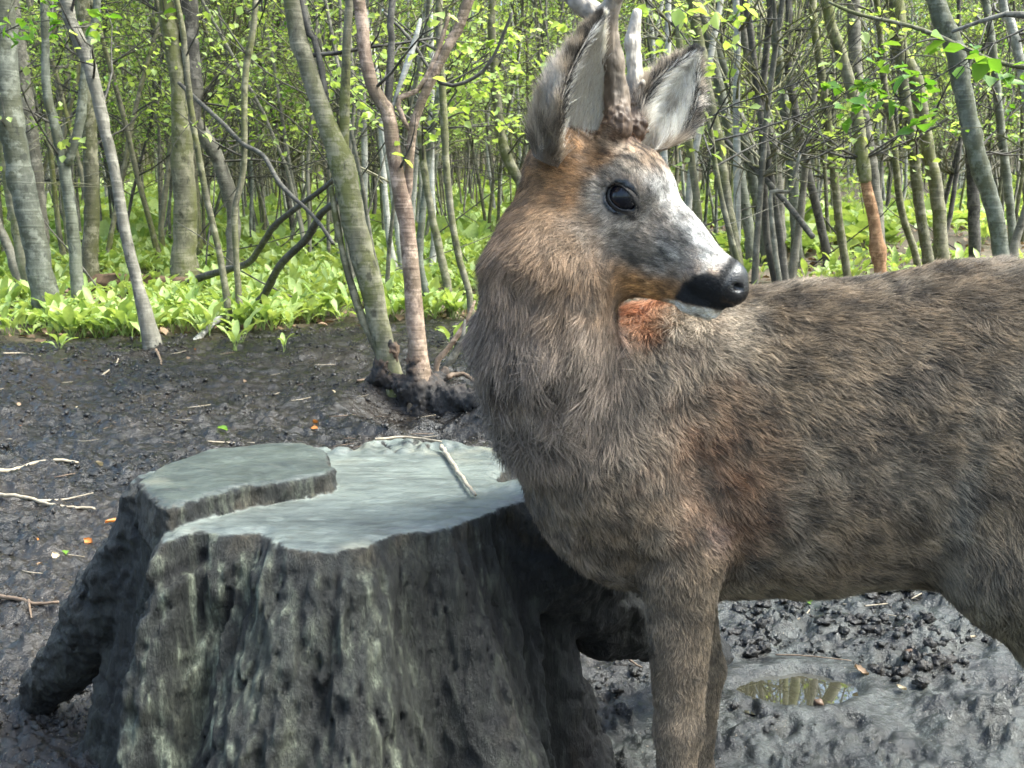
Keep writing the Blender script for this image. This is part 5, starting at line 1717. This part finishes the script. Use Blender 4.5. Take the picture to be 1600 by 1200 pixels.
antler([(ab, A(964, 150, dA), 0.0150, 0.0118), (A(964, 150, dA), A(958, 95, dA - 0.005), 0.0118, 0.0108), (A(958, 95, dA - 0.005), A(944, 35, dA - 0.01), 0.0108, 0.0118),
        (A(944, 35, dA - 0.01), A(905, 2, dA), 0.0125, 0.0095), (A(905, 2, dA), A(868, -22, dA + 0.01), 0.0095, 0.0045),
        (A(944, 35, dA - 0.01), A(966, -15, dA - 0.03), 0.0108, 0.0080), (A(966, -15, dA - 0.03), A(972, -70, dA - 0.035), 0.0085, 0.003)], (ab, 0.0168), 21)
dB = 1.155
ab2 = hp(0.040, -0.022, 0.008)
antler([(ab2, A(993, 125, dB), 0.0140, 0.0085), (A(993, 125, dB), A(988, 66, dB), 0.0085, 0.0078), (A(988, 66, dB), A(995, 20, dB), 0.0078, 0.0050),
        (A(992, 152, dB), A(1004, 130, dB - 0.02), 0.008, 0.0035)], (ab2, 0.0155), 22)

# ---- eyes
t = NT("deer_eye")
t.bsdf((0.004, 0.004, 0.007), 0.09, Specular__IOR__Level=0.35)
def uvsphere(r, n=32, m=20):
    V, F = [], []
    for i in range(m + 1):
        for j in range(n):
            a, b = math.pi * i / m, 2 * math.pi * j / n
            V.append((r * math.sin(a) * math.cos(b), r * math.sin(a) * math.sin(b), r * math.cos(a)))
    for i in range(m):
        for j in range(n):
            F.append((i * n + j, (i + 1) * n + j, (i + 1) * n + (j + 1) % n, i * n + (j + 1) % n))
    return np.array(V), F
for s_ in (1, -1):
    V, F = uvsphere(0.0166)
    mesh_from("eye", V + hp(0.09, 0.0335 * s_, -0.045) - D0, F, t.m, True, deer)
# ---- eyelids : a soft ring from the fur to the almond edge, dark and bare inside
def eyelid(s_):
    ec = np.array([0.09, 0.0335 * s_, -0.045])
    V, F, cc_ = [], [], []
    nph = 40
    rings = [(1.0, 0.0, (0.006, 0.005, 0.005)), (1.08, 0.0010, (0.007, 0.006, 0.006)), (1.20, 0.0006, (0.016, 0.013, 0.011)), (1.42, -0.0012, (0.10, 0.085, 0.07)), (1.8, -0.006, (0.16, 0.14, 0.11))]
    for (k, lift, colr) in rings:
        for j in range(nph):
            a = 2 * math.pi * j / nph
            ex = 0.0143 * math.copysign(abs(math.cos(a)) ** 0.85, math.cos(a)); ez = (0.0094 if math.sin(a) > 0 else 0.0090) * math.sin(a)
            if math.cos(a) > 0.9: ex += 0.0018
            f_, u_ = ex * k, ez * k
            tl = 0.14
            fr, ur = f_ * math.cos(tl) + u_ * math.sin(tl), -f_ * math.sin(tl) + u_ * math.cos(tl)
            rr = 0.0172 ** 2 - min(f_, 0.0160 * 1.0) ** 2 - u_ ** 2 if k < 1.05 else 0.0172 ** 2 - (f_ / k) ** 2 - (u_ / k) ** 2
            sd_ = math.sqrt(max(rr, 0.0035 ** 2)) + lift - (k - 1) * 0.004
            V.append(hp(ec[0] + fr, ec[1] + s_ * sd_, ec[2] + ur) - D0); cc_.append(colr)
    for i in range(len(rings) - 1):
        for j in range(nph):
            q = (i * nph + j, i * nph + (j + 1) % nph, (i + 1) * nph + (j + 1) % nph, (i + 1) * nph + j)
            F.append(q if s_ > 0 else q[::-1])
    bare_ = np.repeat([0.5, 0.4, 0.0, 0.0, 0.0], nph)
    o = mesh_from("eyelid", np.array(V), F, SKIN, True, deer, attrs={"coat": np.array(cc_), "bare": bare_})
    rg = np.random.RandomState(5)
    n = 60
    a = rg.uniform(0.15 * math.pi, 0.85 * math.pi, n)
    f_ = 0.0160 * np.cos(a); u_ = 0.0100 * np.sin(a)
    R_ = np.array([hp(ec[0] + f_[i], ec[1] + s_ * 0.0150, ec[2] + u_[i] - 0.14 * f_[i]) for i in range(n)])
    out = (np.outer(np.cos(a) * 0.7, HF) + np.outer(np.sin(a) * 0.5 , HU) + s_ * HL * 0.9)
    out /= np.linalg.norm(out, axis=1)[:, None]
    Ls = rg.uniform(0.005, 0.009, n)[:, None]
    blk_ = np.tile([0.01, 0.009, 0.008], (n, 1))
    strands("eyelash", R_, R_ + out * Ls * 0.5, R_ + out * Ls - np.array([0, 0, 1]) * Ls * 0.25, blk_, blk_, np.full(n, 0.00016), o, D0)
eyelid(1); eyelid(-1)
# ---- hooves
t = NT("hoof_horn")
t.bsdf((0.012, 0.011, 0.010), 0.4)
for ft in FORE_FEET + HIND_FEET:
    g0 = gz(ft[0], ft[1])
    for k in (-1, 1):
        mb = MB()
        secs = [(0.060, 0.012, 0.010, 0.0), (0.035, 0.019, 0.011, -0.006), (0.0, 0.026, 0.0125, -0.014)]
        V = []
        for z_, rx, ry, ox in secs:
            for j in range(12):
                a = 2 * math.pi * j / 12
                tipx = -0.010 * max(0, -math.cos(a)) ** 3 * (1 if z_ < 0.05 else 0)
                V.append((ft[0] + ox + rx * math.cos(a) + tipx, ft[1] + k * 0.0125 + ry * math.sin(a), g0 - 0.012 + z_))
        F = [(i * 12 + j, i * 12 + (j + 1) % 12, (i + 1) * 12 + (j + 1) % 12, (i + 1) * 12 + j) for i in range(2) for j in range(12)]
        F = [f[::-1] for f in F] + [tuple(range(24, 36))[::-1], tuple(range(12))]
        mesh_from("hoof", np.array(V) - D0, F, t.m, True, deer)
# ------------------------------------------------------------------ small things
TW = {'pale': wood_simple("twig_pale", (0.16, 0.13, 0.09), (0.34, 0.29, 0.21), 0.7, 90),
      'brown': wood_simple("twig_brown", (0.06, 0.04, 0.025), (0.16, 0.11, 0.07), 0.7, 90)}
def twig(label, poly, w, m, z=None, name="twig", sides=None, seed=0, group=None, lift=0.006):
    rng = np.random.RandomState(seed + 40)
    pts = []
    for (a, b) in poly:
        if z is None:
            p = on_ground(a, b); p = on_z(a, b, p.z) if False else p
            p.z = gz(p.x, p.y) + lift
        else:
            p = on_z(a, b, z); p.z = z
        pts.append(p)
    d = pts[0].y
    r = w / 2 / FPX * d
    o0 = pts[0].copy()
    P, R = resample([p - o0 for p in pts], list(np.linspace(r, r * 0.55, len(pts))), 0.012)
    P = [p + Vector(rng.normal(0, 0.16 * r, 3)) for p in P]
    V, F = tube(P, R, 7, True, 0.12, rng)
    o = mesh_from(name, V, F, TW[m], True, loc=o0)
    tag(o, label, "twig", group)
    if sides:
        for (k, sp) in sides:
            q = [on_ground(a, b) for a, b in sp]
            for v in q: v.z = gz(v.x, v.y) + lift
            Ps, Rs = resample([v - o0 for v in q], list(np.linspace(r * 0.6, r * 0.3, len(q))), 0.012)
            V, F = tube(Ps, Rs, 6, True)
            mesh_from("side_twig", V, F, TW[m], True, o)
    return o
twig("pale bent twig on the mud at the left edge, upper one of two", [(-12, 748), (20, 742), (55, 734), (90, 735), (122, 732)], 8, 'pale', seed=1)
twig("longer pale twig on the mud at the left edge, lower one of two", [(-12, 783), (40, 790), (90, 796), (148, 799)], 7, 'pale', seed=2, sides=[(0, [(60, 792), (100, 782), (146, 777)])])
twig("forked grey-brown twig half sunk in the mud left of the stump root", [(-10, 946), (30, 958), (55, 966), (92, 969)], 8, 'brown', seed=3, sides=[(0, [(46, 962), (50, 980)])])
twig("pale straw-like splinter lying across the stump's cut top", [(690, 698), (706, 722), (724, 750), (742, 773)], 8, 'pale', z=ZM + 0.006, name="wood_splinter", seed=4)
twig("slim grey stick along the far edge of the stump top", [(586, 686), (620, 683), (650, 684), (690, 690)], 5, 'pale', z=ZM + 0.012, seed=5)
twig("short straight twig on the mud behind the stump slab", [(325, 699), (362, 698), (398, 700)], 3, 'pale', seed=6)
twig("thin curved root tip sticking out left of the coppice stool", [(558, 608), (572, 603), (588, 604), (597, 602)], 4, 'brown', seed=7, lift=0.015)
twig("pale broken root piece lying in the hollow beside the deer's chest", [(700, 612), (725, 610), (750, 622)], 9, 'brown', seed=8, lift=0.02)
twig("thin dark stick crossing the grey silt behind the puddle", [(1212, 1032), (1260, 1037), (1330, 1042)], 2.5, 'brown', seed=9)
twig("short dark root stub standing in the mud beside the foreleg", [(960, 1042), (985, 1058), (1002, 1072)], 5, 'brown', seed=10, lift=0.03)
twig("thin twig lying before the garlic at the left side of the mud", [(6, 560), (34, 556), (64, 562)], 3, 'pale', seed=11)
twig("crooked little twig in the middle of the left mud", [(160, 590), (182, 570), (188, 552)], 3, 'pale', seed=12)
twig("pale reddish shoot poking from the knotty leaning sapling's base", [(244, 556), (250, 566), (252, 578)], 5, 'brown', seed=13)
rng = np.random.RandomState(8)
for i in range(150):
    y = 1.9 + 3.4 * rng.rand(); x = rng.uniform(-0.52, 0.5) * y
    if -0.6 < x < 0.45 and y < 2.0: continue
    L = rng.uniform(0.02, 0.10); a = rng.uniform(-0.7, 0.7)
    p = Vector((x, y, gz(x, y) + 0.003))
    P = [Vector((0, 0, 0)), Vector((math.cos(a) * L * 0.5, math.sin(a) * L * 0.5, rng.uniform(0, 0.004)))]
    P.append(P[1] + Vector((math.cos(a + 0.4) * L * 0.5, math.sin(a + 0.4) * L * 0.5, rng.uniform(-0.003, 0.006))))
    w = rng.uniform(0.0008, 0.0022)
    V, F = tube(P, [w, w, w * 0.5], 4, True)
    o = mesh_from("twig", V, F, TW['pale' if i % 3 else 'brown'], True, loc=p)
    tag(o, "tiny twig fragment strewn on the trampled mud", "twig", "tiny twig fragments strewn on the mud")

def curled_leaf(label, px, py, size, mat, seed, name="dead_leaf", dz=0.006, grp=None):
    rng = np.random.RandomState(seed)
    p = on_ground(px, py); p.z = gz(p.x, p.y) + dz
    V, F = [], []
    for i in range(7):
        t_ = i / 6; w = math.sin(math.pi * min(0.97, t_ * 0.95 + 0.04)) * 0.34 * size * (1 + 0.2 * math.sin(t_ * 17 + seed))
        for j in range(5):
            s_ = (j - 2) / 2
            V.append(((t_ - 0.5) * size, s_ * w, 0.18 * size * (s_ * s_) + 0.12 * size * math.sin(t_ * 3 + seed) + rng.normal(0, 0.02 * size)))
    for i in range(6):
        for j in range(4):
            a = i * 5 + j; F.append((a, a + 5, a + 6, a + 1))
    o = mesh_from(name, V, F, mat, True, loc=p)
    o.rotation_euler = (rng.normal(0, 0.3), rng.normal(0, 0.3), rng.uniform(0, 6.28))
    tag(o, label, "leaf", grp)
    return o
ORANGE = leaf_mat("orange_dead_leaf", (0.32, 0.10, 0.02), (0.42, 0.17, 0.04), 0.2, 0.5)
PALE = leaf_mat("pale_dead_leaf", (0.28, 0.22, 0.14), (0.40, 0.33, 0.22), 0.1, 0.6)
curled_leaf("orange-brown curled leaf on the mud left of the stump, upper one", 176, 822, 0.035, ORANGE, 1)
curled_leaf("small ochre leaf scrap beside the orange curled leaf", 192, 815, 0.022, PALE, 2)
curled_leaf("bright red-orange leaf on the mud left of the stump, lower one", 138, 846, 0.024, ORANGE, 3)
curled_leaf("pale leaf flake on the mud near the left stump root", 88, 884, 0.024, PALE, 4)
curled_leaf("brown leaf scrap next to the pale flake near the left root", 62, 888, 0.02, DEAD, 5)
curled_leaf("pale yellowish leaf above the two left-hand twigs' ends", 155, 740, 0.03, PALE, 6)
curled_leaf("small fresh green leaf lying on the mud behind the stump slab", 348, 680, 0.035, LEAF2, 7, "green_leaf")
curled_leaf("reddish leaf crumpled on the mud behind the stump's middle", 492, 660, 0.035, ORANGE, 8)
curled_leaf("rusty wet leaf on the silt right of the puddle", 1345, 1062, 0.026, DEAD, 9)
curled_leaf("pale leaf chip in the mud below the deer's belly", 1408, 1092, 0.018, PALE, 10)
curled_leaf("yellowish flake in the mud by the hind leg", 1520, 1008, 0.016, PALE, 11)
rng = np.random.RandomState(18)
for i in range(90):
    y = 1.7 + 3.6 * rng.rand(); x = rng.uniform(-0.5, 0.5) * y
    if -0.62 < x < 0.45 and y < 2.0: continue
    V, F = leaf_quads(rng, np.zeros((1, 3)), rng.uniform(0.012, 0.035), 1, 0.0)
    o = mesh_from("leaf_scrap", V, F, (DEAD, PALE, DEAD, ORANGE)[i % 4] if i % 11 else LEAF2, False, loc=(x, y, gz(x, y) + 0.006))
    tag(o, "tiny scrap of dead leaf trodden into the mud", "leaf", "tiny leaf scraps trodden into the mud")

# pebbles and clods
ST = wood_simple("brown_stone", (0.05, 0.03, 0.018), (0.14, 0.085, 0.05), 0.5, 50)
MUDC = mud_material
def lump_mesh(r, seed, sq=(1, 1, 0.7), n=12, m=8):
    V, F = uvsphere(1.0, n, m)
    d = 1 + 0.42 * fbm(V.astype(np.float32), 1.3, 3, seed)
    return V * d[:, None] * np.array(sq) * r, F
for k, (px, py, r, lab) in enumerate(((990, 1082, 0.012, "rounded brown clod on the silt beside the foreleg"), (1278, 1118, 0.008, "small reddish-brown pebble in the silt below the puddle"),
                         (905, 1110, 0.010, "dark clod between the stump flare and the foreleg"), (1420, 1030, 0.009, "brown pebble in the churned mud right of the puddle"))):
    p = on_ground(px, py)
    V, F = lump_mesh(r, 900 + k)
    o = mesh_from("pebble" if k % 2 else "mud_clod", V, F, ST, True, loc=(p.x, p.y, gz(p.x, p.y) + r * 0.3))
    tag(o, lab, "pebble" if k % 2 else "clod")
# countless crumbs of soil
rng = np.random.RandomState(28)
base = [lump_mesh(1.0, 950 + k, (1, 1, 0.75), 6, 3) for k in range(8)]
n = 24000
yy = 1.5 + 4.0 * rng.rand(n) ** 1.1; xx = rng.uniform(-0.55, 0.55, n) * yy
pn = noise3(np.stack([xx, yy, xx * 0], 1), 2.6, 33) + 0.6 * noise3(np.stack([xx, yy, xx * 0], 1), 9, 34)
inw = (xx > 0.0) & (yy < 3)
ok = (pn > np.where(inw, 0.15, -0.05)) & (((xx - PUD.x) / 0.16) ** 2 + ((yy - PUD.y) / 0.12) ** 2 > 1.2)
z_, w_, l_ = ground_z(xx, yy, True)
Vs, Fs, nb_, wt = [], [], 0, []
for i in np.nonzero(ok & (l_ < 0.5))[0]:
    V, F = base[int(rng.randint(8))]
    r = 0.0016 + 0.0065 * rng.rand() ** 4 + 0.0005 * yy[i]
    a = rng.uniform(0, 6.28)
    R = np.array([[math.cos(a), -math.sin(a), 0], [math.sin(a), math.cos(a), 0], [0, 0, 1]])
    Vs.append((V * r) @ R.T * rng.uniform(0.7, 1.3, 3) + np.array([xx[i], yy[i], z_[i] + r * 0.25]))
    Fs.append(np.array(F) + nb_); nb_ += len(V); wt.append(np.full(len(V), w_[i]))
o = mesh_from("soil_crumbs", np.concatenate(Vs), np.concatenate(Fs), MUDC, True, attrs={"wet": np.concatenate(wt) * 0.5, "litter": np.zeros(nb_)})
tag(o, "loose dark crumbs of trampled soil", kind="stuff")

# bigger torn clods thrown up by hooves in the silt on the right
rng = np.random.RandomState(38)
Vs, Fs, nb_ = [], [], 0
big = [lump_mesh(1.0, 970 + k, (1, 1, 0.7), 12, 8) for k in range(8)]
cl_ = [on_z(a, b, 0.01) for a, b in ((1235, 960), (1180, 970), (1330, 990), (1405, 1000), (1300, 945), (1450, 1015), (1420, 1060), (1500, 950), (1500, 1050), (1175, 1010), (1350, 940), (940, 1085), (900, 1120), (1210, 1105), (1390, 935), (1240, 925), (1540, 1010))]
for q in cl_:
    for j in range(int(rng.randint(9, 20))):
        x = q.x + rng.normal(0, 0.035); y = q.y + rng.normal(0, 0.030)
        if ((x - PUD.x) / 0.125) ** 2 + ((y - PUD.y) / 0.09) ** 2 < 1: continue
        r = rng.uniform(0.004, 0.013)
        V, F = big[int(rng.randint(8))]
        V = V + 0.42 * np.stack([noise3(V.astype(np.float32), 2.3, 40 + j * 3 + m) for m in range(3)], 1)
        Vs.append(V * r * rng.uniform(0.6, 1.4, 3) + np.array([x, y, gz(x, y) + r * 0.3])); Fs.append(np.array(F) + nb_); nb_ += len(V)
o = mesh_from("churned_mud_clods", np.concatenate(Vs), np.concatenate(Fs), MUDC, True, attrs={"wet": np.full(nb_, 0.05), "litter": np.zeros(nb_)})
tag(o, "dark clods churned up in the wet silt", kind="stuff")
